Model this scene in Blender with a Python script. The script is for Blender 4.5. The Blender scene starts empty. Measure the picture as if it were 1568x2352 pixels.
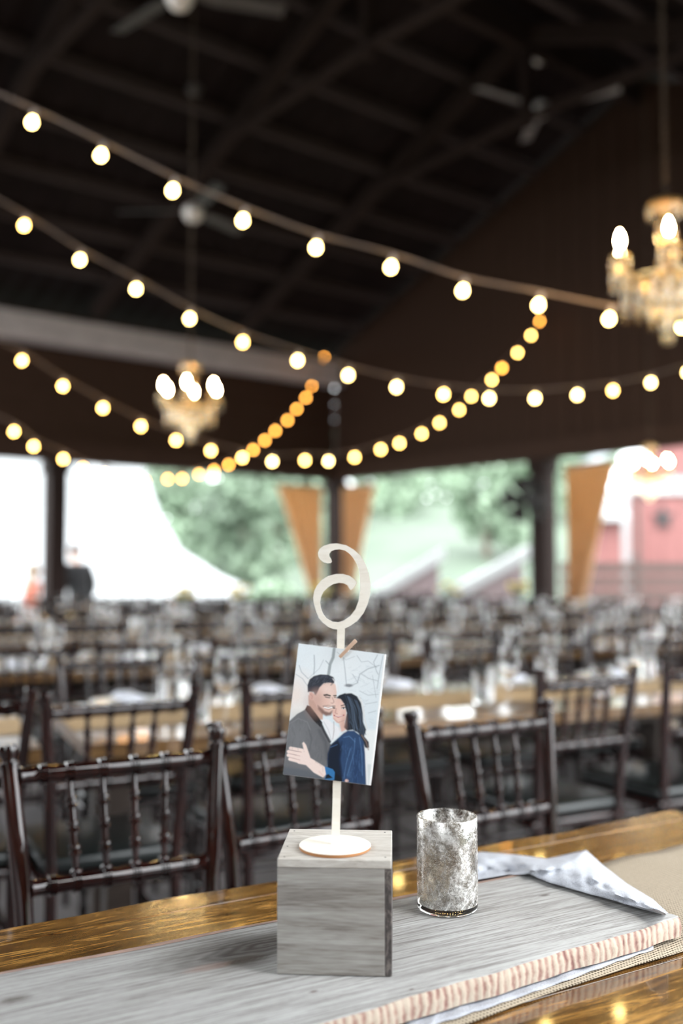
import bpy, bmesh, math, random
import numpy as np
from mathutils import Vector, Matrix

random.seed(7)
C = bpy.context.scene.collection
scene = bpy.context.scene

# ------------------------------------------------------------------ camera
W, H, F = 1568, 2352, 2287.0          # frame and focal length in pixels (35 mm on a 36 mm tall sensor)
ZC = 1.245
PITCH = math.atan(124.0 / F)
cam_d = bpy.data.cameras.new('camera')
cam = bpy.data.objects.new('camera', cam_d)
C.objects.link(cam)
cam.location = (0, 0, ZC)
cam.rotation_euler = (math.pi / 2 + PITCH, 0, 0)
cam_d.sensor_fit = 'VERTICAL'
cam_d.sensor_height = 36.0
cam_d.lens = F / H * 36.0
cam_d.clip_start = 0.05
cam_d.clip_end = 500
cam_d.dof.use_dof = True
cam_d.dof.focus_distance = 1.265
cam_d.dof.aperture_fstop = 1.8
scene.camera = cam

# ------------------------------------------------------------------ sky, sun, exposure
world = bpy.data.worlds.new('world')
scene.world = world
world.use_nodes = True
bg = world.node_tree.nodes['Background']
bg.inputs[0].default_value = (0.93, 0.97, 1.0, 1)
bg.inputs[1].default_value = 7.0
sun_d = bpy.data.lights.new('sun', 'SUN')
sun_d.energy = 1.2
sun_d.angle = math.radians(16)
sun_d.color = (1.0, 0.96, 0.9)
sun = bpy.data.objects.new('sun', sun_d)
C.objects.link(sun)
sun.rotation_euler = Vector((-0.45, 0.30, -0.84)).to_track_quat('-Z', 'Y').to_euler()
vs = scene.view_settings
vs.view_transform = 'Standard'
vs.look = 'None'
vs.exposure = 0.45
vs.gamma = 1.0
vs.use_curve_mapping = False

SP, CP = math.sin(PITCH), math.cos(PITCH)
def ray(px, py):
    xr, yr = (px - W / 2) / F, (H / 2 - py) / F
    return Vector((xr, CP - yr * SP, SP + yr * CP))
def at(px, py, y):
    r = ray(px, py)
    return Vector((0, 0, ZC)) + r * (y / r.y)
def on(px, py, z):
    r = ray(px, py)
    return Vector((0, 0, ZC)) + r * ((z - ZC) / r.z)

# ------------------------------------------------------------------ materials
def nodes_of(name):
    m = bpy.data.materials.new(name)
    m.use_nodes = True
    nt = m.node_tree
    return m, nt, nt.nodes, nt.links, nt.nodes['Principled BSDF']
def rgb(c): return (c[0], c[1], c[2], 1)
def srgb(*c):
    return tuple(((v / 255) / 12.92) if v / 255 <= .04045 else (((v / 255) + .055) / 1.055) ** 2.4 for v in c)
def mat(name, col, rough=.5, metal=0, vary=.25, scale=6, coat=0, trans=0, spec=.5, sheen=0, bump=0, bscale=80):
    m, nt, N, L, P = nodes_of(name)
    tc = N.new('ShaderNodeTexCoord')
    nz = N.new('ShaderNodeTexNoise'); nz.inputs['Scale'].default_value = scale; nz.inputs['Detail'].default_value = 5
    L.new(tc.outputs['Object'], nz.inputs['Vector'])
    cr = N.new('ShaderNodeValToRGB')
    cr.color_ramp.elements[0].position = .3; cr.color_ramp.elements[1].position = .7
    cr.color_ramp.elements[0].color = rgb([v * (1 - vary) for v in col])
    cr.color_ramp.elements[1].color = rgb([min(1, v * (1 + vary)) for v in col])
    L.new(nz.outputs['Fac'], cr.inputs[0]); L.new(cr.outputs[0], P.inputs['Base Color'])
    P.inputs['Roughness'].default_value = rough; P.inputs['Metallic'].default_value = metal
    P.inputs['Coat Weight'].default_value = coat; P.inputs['Coat Roughness'].default_value = .06
    P.inputs['Transmission Weight'].default_value = trans
    P.inputs['Specular IOR Level'].default_value = spec
    if sheen: P.inputs['Sheen Weight'].default_value = sheen
    if bump:
        b = N.new('ShaderNodeBump'); b.inputs['Strength'].default_value = bump; b.inputs['Distance'].default_value = .004
        n2 = N.new('ShaderNodeTexNoise'); n2.inputs['Scale'].default_value = bscale; n2.inputs['Detail'].default_value = 4
        L.new(tc.outputs['Object'], n2.inputs['Vector']); L.new(n2.outputs['Fac'], b.inputs['Height']); L.new(b.outputs[0], P.inputs['Normal'])
    return m
def wood(name, c0, c1, c2, stretch=(2, 22, 22), scale=3.0, rough=.5, coat=0, bump=.15, knots=0, knot_col=None, dist=1.5, fine=1.0):
    """long grain along local X"""
    m, nt, N, L, P = nodes_of(name)
    tc = N.new('ShaderNodeTexCoord'); oi = N.new('ShaderNodeObjectInfo')
    add = N.new('ShaderNodeVectorMath'); add.operation = 'ADD'
    sc = N.new('ShaderNodeVectorMath'); sc.operation = 'SCALE'; sc.inputs['Scale'].default_value = 13.0
    cmb = N.new('ShaderNodeCombineXYZ')
    for i in range(3): L.new(oi.outputs['Random'], cmb.inputs[i])
    L.new(cmb.outputs[0], sc.inputs[0])
    L.new(tc.outputs['Object'], add.inputs[0]); L.new(sc.outputs[0], add.inputs[1])
    mp = N.new('ShaderNodeMapping'); mp.inputs['Scale'].default_value = stretch
    L.new(add.outputs[0], mp.inputs[0])
    n1 = N.new('ShaderNodeTexNoise'); n1.inputs['Scale'].default_value = scale; n1.inputs['Detail'].default_value = 8; n1.inputs['Roughness'].default_value = .65; n1.inputs['Distortion'].default_value = dist
    L.new(mp.outputs[0], n1.inputs['Vector'])
    n2 = N.new('ShaderNodeTexNoise'); n2.inputs['Scale'].default_value = scale * 9; n2.inputs['Detail'].default_value = 6
    L.new(mp.outputs[0], n2.inputs['Vector'])
    mx = N.new('ShaderNodeMath'); mx.operation = 'MULTIPLY_ADD'; mx.inputs[1].default_value = .3 * fine
    ms = N.new('ShaderNodeMath'); ms.operation = 'SUBTRACT'; ms.inputs[1].default_value = .15 * fine
    L.new(n2.outputs['Fac'], mx.inputs[0]); L.new(n1.outputs['Fac'], ms.inputs[0]); L.new(ms.outputs[0], mx.inputs[2])
    cr = N.new('ShaderNodeValToRGB'); e = cr.color_ramp.elements
    e[0].position = .32; e[0].color = rgb(c0); e[1].position = .68; e[1].color = rgb(c2)
    k = e.new(.5); k.color = rgb(c1)
    L.new(mx.outputs[0], cr.inputs[0])
    out = cr.outputs[0]
    if knots:
        vo = N.new('ShaderNodeTexVoronoi'); vo.inputs['Scale'].default_value = knots
        m2 = N.new('ShaderNodeMapping'); m2.inputs['Scale'].default_value = (1, 2.2, 1)
        L.new(add.outputs[0], m2.inputs[0]); L.new(m2.outputs[0], vo.inputs['Vector'])
        r2 = N.new('ShaderNodeValToRGB'); r2.color_ramp.elements[0].position = .03; r2.color_ramp.elements[1].position = .12
        r2.color_ramp.elements[0].color = (1, 1, 1, 1); r2.color_ramp.elements[1].color = (0, 0, 0, 1)
        L.new(vo.outputs['Distance'], r2.inputs[0])
        mi = N.new('ShaderNodeMixRGB'); mi.inputs[2].default_value = rgb(knot_col or c0)
        L.new(r2.outputs[0], mi.inputs[0]); L.new(out, mi.inputs[1]); out = mi.outputs[0]
    L.new(out, P.inputs['Base Color'])
    P.inputs['Roughness'].default_value = rough; P.inputs['Coat Weight'].default_value = coat; P.inputs['Coat Roughness'].default_value = .05
    if bump:
        b = N.new('ShaderNodeBump'); b.inputs['Strength'].default_value = bump; b.inputs['Distance'].default_value = .003
        L.new(mx.outputs[0], b.inputs['Height']); L.new(b.outputs[0], P.inputs['Normal'])
    return m
def glow(name, col, s):
    m, nt, N, L, P = nodes_of(name)
    P.inputs['Base Color'].default_value = rgb((.8, .75, .65))
    P.inputs['Emission Color'].default_value = rgb(col); P.inputs['Emission Strength'].default_value = s
    return m
def glass(name, col=(1, 1, 1), rough=.02):
    m, nt, N, L, P = nodes_of(name)
    P.inputs['Base Color'].default_value = rgb(col); P.inputs['Transmission Weight'].default_value = 1
    P.inputs['Roughness'].default_value = rough; P.inputs['IOR'].default_value = 1.45
    return m

M = {}
M['mahogany'] = wood('mahogany', (.005, .0014, .0014), (.012, .003, .0025), (.026, .006, .004), stretch=(9, 9, 1.5), rough=.06, coat=0, bump=.0)
M['vinyl'] = mat('black_vinyl', (.010, .013, .013), .28, bump=.1, bscale=60)
M['table_wood'] = wood('table_wood', (.016, .006, .002), (.13, .058, .012), (.40, .21, .055), stretch=(1.3, 12, 12), scale=2.6, rough=.2, coat=.9, bump=.012, knots=2.4, knot_col=(.02, .008, .003), dist=2.5)
M['far_table_wood'] = wood('far_table_wood', (.05, .022, .008), (.15, .075, .025), (.26, .15, .06), rough=.3, coat=.6, bump=.03)
M['table_base'] = wood('dark_table_base', (.02, .012, .008), (.035, .02, .013), (.05, .03, .02), rough=.6)
M['board'] = wood('weathered_board', (.15, .14, .133), (.325, .32, .312), (.43, .435, .425), stretch=(2.2, 62, 62), scale=4, rough=.75, bump=.3, fine=1.5, dist=.5)
def board_knots_shadow(m, spots):
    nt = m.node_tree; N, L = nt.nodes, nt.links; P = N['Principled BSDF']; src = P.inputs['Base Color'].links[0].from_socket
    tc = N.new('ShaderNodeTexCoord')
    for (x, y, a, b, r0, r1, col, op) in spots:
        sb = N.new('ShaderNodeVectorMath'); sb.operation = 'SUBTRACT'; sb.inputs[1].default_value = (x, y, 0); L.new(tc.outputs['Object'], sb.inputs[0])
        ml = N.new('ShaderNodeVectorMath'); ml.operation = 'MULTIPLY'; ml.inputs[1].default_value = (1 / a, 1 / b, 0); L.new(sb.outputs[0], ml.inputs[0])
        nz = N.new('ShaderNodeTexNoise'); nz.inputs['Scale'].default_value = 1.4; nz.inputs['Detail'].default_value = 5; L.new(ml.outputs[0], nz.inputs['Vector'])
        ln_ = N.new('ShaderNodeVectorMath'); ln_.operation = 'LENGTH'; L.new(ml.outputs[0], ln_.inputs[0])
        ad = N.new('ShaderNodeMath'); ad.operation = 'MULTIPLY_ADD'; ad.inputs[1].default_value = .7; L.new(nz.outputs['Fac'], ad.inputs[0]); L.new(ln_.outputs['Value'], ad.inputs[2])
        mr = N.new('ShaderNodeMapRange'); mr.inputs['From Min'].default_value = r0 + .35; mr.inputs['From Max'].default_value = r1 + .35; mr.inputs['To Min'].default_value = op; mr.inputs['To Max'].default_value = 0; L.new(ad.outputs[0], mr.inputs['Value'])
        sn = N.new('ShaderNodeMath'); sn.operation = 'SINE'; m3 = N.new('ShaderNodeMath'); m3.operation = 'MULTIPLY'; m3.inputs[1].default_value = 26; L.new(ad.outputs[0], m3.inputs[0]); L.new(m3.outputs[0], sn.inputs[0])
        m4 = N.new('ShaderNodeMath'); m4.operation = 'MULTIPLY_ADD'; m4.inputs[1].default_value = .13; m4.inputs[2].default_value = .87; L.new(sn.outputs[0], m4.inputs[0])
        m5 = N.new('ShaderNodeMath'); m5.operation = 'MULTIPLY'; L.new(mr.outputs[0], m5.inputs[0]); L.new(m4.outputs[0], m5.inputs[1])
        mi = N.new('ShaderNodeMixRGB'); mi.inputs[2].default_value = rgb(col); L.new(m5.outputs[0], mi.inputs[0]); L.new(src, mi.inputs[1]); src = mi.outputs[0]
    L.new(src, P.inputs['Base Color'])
M['box_wood'] = wood('grey_stained_wood', (.17, .15, .135), (.30, .285, .265), (.40, .39, .37), stretch=(1.3, 1.3, 15), scale=3.2, rough=.7, bump=.12, dist=.7, fine=1.3)
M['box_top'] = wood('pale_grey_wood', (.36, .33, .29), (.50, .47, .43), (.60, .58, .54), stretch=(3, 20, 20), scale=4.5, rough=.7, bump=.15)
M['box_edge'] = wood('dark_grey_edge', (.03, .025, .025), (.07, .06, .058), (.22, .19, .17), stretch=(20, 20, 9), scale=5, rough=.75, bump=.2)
M['sign_wood'] = wood('cream_plywood', (.80, .745, .65), (.87, .82, .73), (.90, .86, .78), stretch=(3, 14, 14), rough=.6, bump=.05)
M['burnt_edge'] = mat('scorched_plywood_edge', (.36, .16, .06), .7)
M['pin_wood'] = wood('pale_pin_wood', (.55, .36, .25), (.68, .48, .36), (.75, .56, .44), stretch=(2, 20, 20), rough=.6)
M['steel'] = mat('brushed_steel', (.55, .54, .54), .3, 1)
M['white_card'] = mat('white_card', (.86, .87, .88), .35, vary=.02)
M['dark_roof'] = mat('dark_roof_sheet', (.013, .0085, .008), .9, scale=2, spec=.1)
M['purlin'] = wood('dark_purlin_wood', (.032, .023, .022), (.050, .037, .036), (.068, .053, .051), rough=.9)
M['rafter'] = wood('dark_rafter_wood', (.016, .0095, .008), (.024, .015, .0125), (.034, .022, .019), rough=.85)
M['wall_brown'] = wood('dark_brown_boards', (.024, .012, .008), (.040, .021, .014), (.055, .030, .020), rough=.7)
M['post_brown'] = wood('dark_brown_post', (.012, .007, .006), (.020, .012, .010), (.030, .019, .016), stretch=(22, 22, 2), rough=.8)
M['mahogany'].node_tree.nodes['Principled BSDF'].inputs['Specular IOR Level'].default_value = .6
for k_ in ('post_brown', 'wall_brown', 'purlin', 'rafter'): M[k_].node_tree.nodes['Principled BSDF'].inputs['Specular IOR Level'].default_value = .15
M['plate_beam'] = mat('grey_painted_beam', (.50, .45, .45), .5, vary=.12)
M['concrete'] = mat('grey_concrete', (.24, .225, .23), .6, vary=.2, scale=1.2, bump=.1)
M['cable'] = mat('brown_cable', (.20, .15, .125), .5)
M['socket'] = mat('grey_socket', (.42, .36, .34), .4)
M['bulb_pale'] = glow('warm_bulb', (1.0, .70, .24), 30)
M['bulb_gold'] = glow('golden_bulb', (1.0, .58, .14), 30)
M['bulb_amber'] = glow('amber_bulb', (1.0, .40, .06), 22)
M['candle_bulb'] = glow('candle_bulb', (1.0, .68, .30), 240)
M['brass'] = mat('aged_brass', (.62, .42, .18), .28, 1)
M['chain'] = mat('dark_bronze_chain', (.06, .04, .025), .5, .6)
M['crystal'] = glass('crystal', (1, .88, .66), .12)
M['silver'] = mat('silvered_glass_far', (.85, .85, .84), .12, 1, bump=.3, bscale=120)
M['ivory'] = mat('ivory_sleeve', (.75, .66, .5), .5)
M['nickel'] = mat('fan_nickel', (.75, .70, .67), .35, .3)
M['shaded_blade'] = mat('fan_blade_shaded', (.05, .045, .045), .5)  # shaded copy of the fan blades, roof gloom put into the colour
M['blade'] = mat('fan_blade_lit', (.30, .28, .28), .45)  # lit copy of the same blades, light put into the colour
M['clear_glass'] = glass('clear_glass')
M['china'] = mat('white_china', (.82, .83, .82), .2, vary=.03)
M['napkin'] = mat('lavender_white_napkin', (.72, .74, .80), .8, vary=.05)
M['burlap_drape'] = mat('tan_burlap_drape', (.58, .44, .29), .9, vary=.2, scale=12)
M['white_canvas'] = mat('white_canvas', (.30, .31, .315), .7, vary=.03)
M['grass'] = mat('pale_grass', (.068, .094, .064), .9, vary=.2, scale=.4)
M['leaf_pale'] = mat('pale_green_leaf', (.235, .315, .22), .6, vary=.3, scale=1.0)
M['leaf_mid'] = mat('mid_green_leaf', (.16, .22, .15), .6, vary=.35, scale=1.0)
M['leaf_dark'] = mat('dark_green_leaf', (.06, .09, .05), .7, vary=.35, scale=1.0)
M['bark'] = mat('bark', (.12, .09, .07), .9)
M['red_paint'] = mat('faded_red_paint', (.22, .085, .08), .7, vary=.1)
M['white_paint'] = mat('white_paint', (.33, .34, .345), .5, vary=.04)
M['grey_shingle'] = mat('grey_shingle', (.50, .53, .56), .7)
M['stair_wood'] = wood('pinkish_brown_boards', (.16, .118, .125), (.20, .152, .158), (.24, .19, .196), rough=.8)
M['rail_wood'] = wood('brown_railing', (.10, .07, .065), (.15, .11, .10), (.20, .15, .14), rough=.7)
M['black_metal'] = mat('black_metal', (.015, .014, .015), .4)
M['skin'] = mat('skin', (.55, .33, .25), .5, vary=.08)
M['suit'] = mat('black_suit_cloth', (.012, .012, .014), .85)
M['coral'] = mat('coral_dress_cloth', (.85, .25, .16), .8, vary=.1)
M['blond'] = mat('blond_hair', (.42, .28, .12), .6)
M['brown_hair'] = mat('brown_hair', (.05, .028, .018), .6)
M['flower'] = mat('yellow_petals', (.75, .62, .2), .7)
M['eye'] = mat('dark_eye', (.02, .015, .012), .2)

for k_ in ('burlap_drape',):
    nt_ = M[k_].node_tree; tr_ = nt_.nodes.new('ShaderNodeBsdfTranslucent'); tr_.inputs[0].default_value = (.78, .53, .27, 1)
    mx_ = nt_.nodes.new('ShaderNodeMixShader'); mx_.inputs[0].default_value = .45
    nt_.links.new(nt_.nodes['Principled BSDF'].outputs[0], mx_.inputs[1]); nt_.links.new(tr_.outputs[0], mx_.inputs[2]); nt_.links.new(mx_.outputs[0], nt_.nodes['Material Output'].inputs[0])
# woven burlap
def burlap(name, c0, c1, sc):
    m, nt, N, L, P = nodes_of(name)
    tc = N.new('ShaderNodeTexCoord')
    w1 = N.new('ShaderNodeTexWave'); w1.bands_direction = 'X'; w1.inputs['Scale'].default_value = sc; w1.inputs['Distortion'].default_value = 1.2; w1.inputs['Detail Scale'].default_value = 3
    w2 = N.new('ShaderNodeTexWave'); w2.bands_direction = 'Y'; w2.inputs['Scale'].default_value = sc; w2.inputs['Distortion'].default_value = 1.2; w2.inputs['Detail Scale'].default_value = 3
    mu = N.new('ShaderNodeMath'); mu.operation = 'MAXIMUM'
    for w in (w1, w2): L.new(tc.outputs['Object'], w.inputs['Vector'])
    L.new(w1.outputs['Fac'], mu.inputs[0]); L.new(w2.outputs['Fac'], mu.inputs[1])
    cr = N.new('ShaderNodeValToRGB'); cr.color_ramp.elements[0].color = rgb(c0); cr.color_ramp.elements[1].color = rgb(c1); cr.color_ramp.elements[0].position = .35; cr.color_ramp.elements[1].position = .85
    L.new(mu.outputs[0], cr.inputs[0]); L.new(cr.outputs[0], P.inputs['Base Color'])
    b = N.new('ShaderNodeBump'); b.inputs['Strength'].default_value = .6; b.inputs['Distance'].default_value = .001
    L.new(mu.outputs[0], b.inputs['Height']); L.new(b.outputs[0], P.inputs['Normal'])
    P.inputs['Roughness'].default_value = .9
    return m
M['burlap'] = burlap('woven_burlap', (.07, .052, .032), (.40, .335, .25), 62)
M['burlap_far'] = burlap('woven_tan_burlap', (.28, .18, .09), (.50, .35, .19), 60)
def lace():
    m, nt, N, L, P = nodes_of('white_lace')
    P.inputs['Base Color'].default_value = (.43, .45, .50, 1); P.inputs['Roughness'].default_value = .85
    tc = N.new('ShaderNodeTexCoord'); vo = N.new('ShaderNodeTexVoronoi'); vo.inputs['Scale'].default_value = 520; vo.feature = 'DISTANCE_TO_EDGE'
    L.new(tc.outputs['Object'], vo.inputs['Vector'])
    mr = N.new('ShaderNodeMapRange'); mr.inputs['From Min'].default_value = .1; mr.inputs['From Max'].default_value = .35; mr.inputs['To Min'].default_value = 1; mr.inputs['To Max'].default_value = .55
    L.new(vo.outputs['Distance'], mr.inputs['Value']); L.new(mr.outputs[0], P.inputs['Alpha'])
    n = N.new('ShaderNodeTexNoise'); n.inputs['Scale'].default_value = 60; n.inputs['Detail'].default_value = 6; L.new(tc.outputs['Object'], n.inputs['Vector'])
    b = N.new('ShaderNodeBump'); b.inputs['Strength'].default_value = .6; b.inputs['Distance'].default_value = .004; L.new(n.outputs['Fac'], b.inputs['Height']); L.new(b.outputs[0], P.inputs['Normal'])
    return m
M['lace'] = lace()
def mercury():
    m, nt, N, L, P = nodes_of('mottled_silvered_glass')
    tc = N.new('ShaderNodeTexCoord')
    def noise(sc, det, rough=.6, dist=0, st=(1, 1, 1)):
        mp = N.new('ShaderNodeMapping'); mp.inputs['Scale'].default_value = st; L.new(tc.outputs['Object'], mp.inputs[0])
        n = N.new('ShaderNodeTexNoise'); n.inputs['Scale'].default_value = sc; n.inputs['Detail'].default_value = det; n.inputs['Roughness'].default_value = rough; n.inputs['Distortion'].default_value = dist
        L.new(mp.outputs[0], n.inputs['Vector']); return n.outputs['Fac']
    def ramp(f, a, b, ca=(0, 0, 0, 1), cb=(1, 1, 1, 1)):
        r = N.new('ShaderNodeValToRGB'); r.color_ramp.elements[0].position = a; r.color_ramp.elements[1].position = b; r.color_ramp.elements[0].color = ca; r.color_ramp.elements[1].color = cb
        L.new(f, r.inputs[0]); return r.outputs[0]
    def math_(op, a, b):
        q = N.new('ShaderNodeMath'); q.operation = op
        for k, v in enumerate((a, b)):
            if isinstance(v, (int, float)): q.inputs[k].default_value = v
            else: L.new(v, q.inputs[k])
        return q.outputs[0]
    big = noise(30, 7, .68, .9, (1, 1, .6)); fine = noise(330, 3); mid_ = noise(110, 5, .7)
    vo = N.new('ShaderNodeTexVoronoi'); vo.inputs['Scale'].default_value = 560; L.new(tc.outputs['Object'], vo.inputs['Vector'])
    cr = N.new('ShaderNodeTexVoronoi'); cr.feature = 'DISTANCE_TO_EDGE'; cr.inputs['Scale'].default_value = 46
    mpc = N.new('ShaderNodeMapping'); mpc.inputs['Rotation'].default_value = (.4, .5, .3); L.new(tc.outputs['Object'], mpc.inputs[0]); L.new(mpc.outputs[0], cr.inputs['Vector'])
    crack = math_('MULTIPLY', math_('LESS_THAN', cr.outputs['Distance'], .018), ramp(big, .46, .52))
    dots = math_('MULTIPLY', math_('LESS_THAN', vo.outputs['Distance'], .24), ramp(mid_, .36, .50))
    silver = ramp(math_('ADD', math_('MULTIPLY', big, .62), math_('MULTIPLY', fine, .38)), .45, .58)
    silver = math_('MAXIMUM', math_('MULTIPLY', silver, .92), math_('MAXIMUM', math_('MULTIPLY', crack, .95), math_('MULTIPLY', dots, .9)))
    col = ramp(mid_, .36, .62, (.30, .27, .24, 1), (.92, .92, .91, 1))
    L.new(col, P.inputs['Base Color']); P.inputs['Metallic'].default_value = .55; P.inputs['Roughness'].default_value = .34
    b = N.new('ShaderNodeBump'); b.inputs['Strength'].default_value = .25; b.inputs['Distance'].default_value = .001
    L.new(mid_, b.inputs['Height']); L.new(b.outputs[0], P.inputs['Normal'])
    g = N.new('ShaderNodeBsdfTransparent'); g.inputs[0].default_value = (.86, .83, .78, 1)
    gl = N.new('ShaderNodeBsdfGlossy'); gl.inputs['Roughness'].default_value = .12; L.new(b.outputs[0], gl.inputs['Normal'])
    m1 = N.new('ShaderNodeMixShader'); m1.inputs[0].default_value = .12; L.new(g.outputs[0], m1.inputs[1]); L.new(gl.outputs[0], m1.inputs[2])
    m2 = N.new('ShaderNodeMixShader'); L.new(silver, m2.inputs[0]); L.new(m1.outputs[0], m2.inputs[1]); L.new(P.outputs[0], m2.inputs[2])
    L.new(m2.outputs[0], N['Material Output'].inputs[0])
    return m
M['mercury'] = mercury()
def saw_edge():
    m, nt, N, L, P = nodes_of('rough_sawn_edge')
    tc = N.new('ShaderNodeTexCoord')
    wv = N.new('ShaderNodeTexWave'); wv.bands_direction = 'X'; wv.inputs['Scale'].default_value = 29; wv.inputs['Distortion'].default_value = 3.5; wv.inputs['Detail'].default_value = 3; wv.inputs['Detail Scale'].default_value = 1.2
    n2 = N.new('ShaderNodeTexNoise'); n2.inputs['Scale'].default_value = 75; n2.inputs['Detail'].default_value = 5
    n3 = N.new('ShaderNodeTexNoise'); n3.inputs['Scale'].default_value = 13; n3.inputs['Detail'].default_value = 2
    for n in (wv, n2, n3): L.new(tc.outputs['Object'], n.inputs['Vector'])
    a = N.new('ShaderNodeMath'); a.operation = 'MULTIPLY_ADD'; a.inputs[1].default_value = .38; L.new(wv.outputs['Fac'], a.inputs[0])
    b_ = N.new('ShaderNodeMath'); b_.operation = 'MULTIPLY_ADD'; b_.inputs[1].default_value = .9; b_.inputs[2].default_value = -.18; L.new(n2.outputs['Fac'], b_.inputs[0]); L.new(b_.outputs[0], a.inputs[2])
    c_ = N.new('ShaderNodeMath'); c_.operation = 'MULTIPLY_ADD'; c_.inputs[1].default_value = .5; L.new(n3.outputs['Fac'], c_.inputs[0]); L.new(a.outputs[0], c_.inputs[2])
    cr = N.new('ShaderNodeValToRGB'); e = cr.color_ramp.elements
    e[0].position = .38; e[0].color = (.19, .09, .078, 1); e[1].position = .80; e[1].color = (.44, .37, .30, 1)
    k = e.new(.60); k.color = (.35, .235, .19, 1)
    L.new(c_.outputs[0], cr.inputs[0]); L.new(cr.outputs[0], P.inputs['Base Color']); P.inputs['Roughness'].default_value = .9
    b = N.new('ShaderNodeBump'); b.inputs['Strength'].default_value = .5; b.inputs['Distance'].default_value = .003
    L.new(a.outputs[0], b.inputs['Height']); L.new(b.outputs[0], P.inputs['Normal'])
    return m
M['saw_edge'] = saw_edge()

# ------------------------------------------------------------------ mesh helpers
class MB:
    def __init__(s): s.v = []; s.f = []; s.mi = []; s.m = 0
    def face(s, f): s.f.append(f); s.mi.append(s.m)
    def hexa(s, p):                       # 8 points: bottom 4, top 4
        o = len(s.v); s.v += [tuple(q) for q in p]
        for f in ((3, 2, 1, 0), (4, 5, 6, 7), (0, 1, 5, 4), (1, 2, 6, 5), (2, 3, 7, 6), (3, 0, 4, 7)): s.face([o + i for i in f])
        return s
    def box(s, c, d):
        x, y, z = c; a, b, e = d[0] / 2, d[1] / 2, d[2] / 2
        return s.hexa([(x - a, y - b, z - e), (x + a, y - b, z - e), (x + a, y + b, z - e), (x - a, y + b, z - e),
                       (x - a, y - b, z + e), (x + a, y - b, z + e), (x + a, y + b, z + e), (x - a, y + b, z + e)])
    def rbox(s, c, d, r, seg=2):          # box with rounded edges (superellipse-like sweep in z)
        x, y, z = c; a, b, e = d[0] / 2, d[1] / 2, d[2] / 2
        rings = []
        for k in range(seg + 1):
            t = k / seg * math.pi / 2; rings.append((r - r * math.sin(t), -e + r - r * math.cos(t)))
        rings = rings + [(i, -h) for i, h in reversed(rings)]
        def ring(ins, h):
            pts = []
            for cx, cy, a0 in ((1, 1, 0), (-1, 1, 90), (-1, -1, 180), (1, -1, 270)):
                for k in range(seg + 1):
                    t = math.radians(a0 + 90 * k / seg); rr = max(r - ins, .0005)
                    pts.append((x + cx * (a - r) + rr * math.cos(t), y + cy * (b - r) + rr * math.sin(t), z + h))
            return pts
        s.loft([ring(i, h) for i, h in rings], True, True)
        return s
    def loft(s, rings, closed=True, caps=True):
        n = len(rings[0]); o = len(s.v)
        for r in rings: s.v += [tuple(p) for p in r]
        for i in range(len(rings) - 1):
            for j in range(n if closed else n - 1):
                k = (j + 1) % n
                s.face([o + i * n + j, o + i * n + k, o + (i + 1) * n + k, o + (i + 1) * n + j])
        if caps and closed:
            s.face([o + j for j in range(n)][::-1]); s.face([o + (len(rings) - 1) * n + j for j in range(n)])
        return s
    def tube(s, path, rad, n=8, caps=True):
        path = [Vector(p) for p in path]
        if not isinstance(rad, (list, tuple)): rad = [rad] * len(path)
        rings = []; ref = None
        for i, p in enumerate(path):
            t = (path[min(i + 1, len(path) - 1)] - path[max(i - 1, 0)]).normalized()
            if ref is None:
                ref = Vector((0, 0, 1)) if abs(t.z) < .9 else Vector((1, 0, 0))
            x = ref.cross(t).normalized(); y = t.cross(x).normalized(); ref = y.cross(t) if False else (y if abs(y.dot(t)) < .5 else ref)
            rings.append([p + (x * math.cos(a) + y * math.sin(a)) * rad[i] for a in [2 * math.pi * k / n for k in range(n)]])
        return s.loft(rings, True, caps)
    def turned(s, p0, p1, prof, n=10):    # prof: [(t, r)] along p0->p1
        p0, p1 = Vector(p0), Vector(p1)
        return s.tube_fixed([p0.lerp(p1, t) for t, r in prof], [r for t, r in prof], (p1 - p0).normalized(), n)
    def tube_fixed(s, path, rad, t, n):
        ref = Vector((0, 0, 1)) if abs(t.z) < .9 else Vector((1, 0, 0))
        x = ref.cross(t).normalized(); y = t.cross(x)
        return s.loft([[p + (x * math.cos(a) + y * math.sin(a)) * r for a in [2 * math.pi * k / n for k in range(n)]] for p, r in zip(path, rad)], True, True)
    def lathe(s, prof, n=24, c=(0, 0, 0), caps=True):
        return s.loft([[(c[0] + r * math.cos(2 * math.pi * k / n), c[1] + r * math.sin(2 * math.pi * k / n), c[2] + z) for k in range(n)] for r, z in prof], True, caps)
    def ball(s, c, r, n=8, sz=1.0):
        return s.lathe([(max(r * math.sin(math.pi * k / n), .0004), -r * sz * math.cos(math.pi * k / n)) for k in range(n + 1)], n + 2, c)
    def prism(s, poly, f):                # poly 2D, f(p, side) -> 3D for side 0/1
        n = len(poly); o = len(s.v)
        s.v += [tuple(f(p, 0)) for p in poly] + [tuple(f(p, 1)) for p in poly]
        s.face([o + i for i in range(n)][::-1]); s.face([o + n + i for i in range(n)])
        for i in range(n): s.face([o + i, o + (i + 1) % n, o + n + (i + 1) % n, o + n + i])
        return s
    def grid(s, pts):                     # pts[i][j]
        n, k = len(pts), len(pts[0]); o = len(s.v)
        for r in pts: s.v += [tuple(p) for p in r]
        for i in range(n - 1):
            for j in range(k - 1): s.face([o + i * k + j, o + i * k + j + 1, o + (i + 1) * k + j + 1, o + (i + 1) * k + j])
        return s
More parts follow.
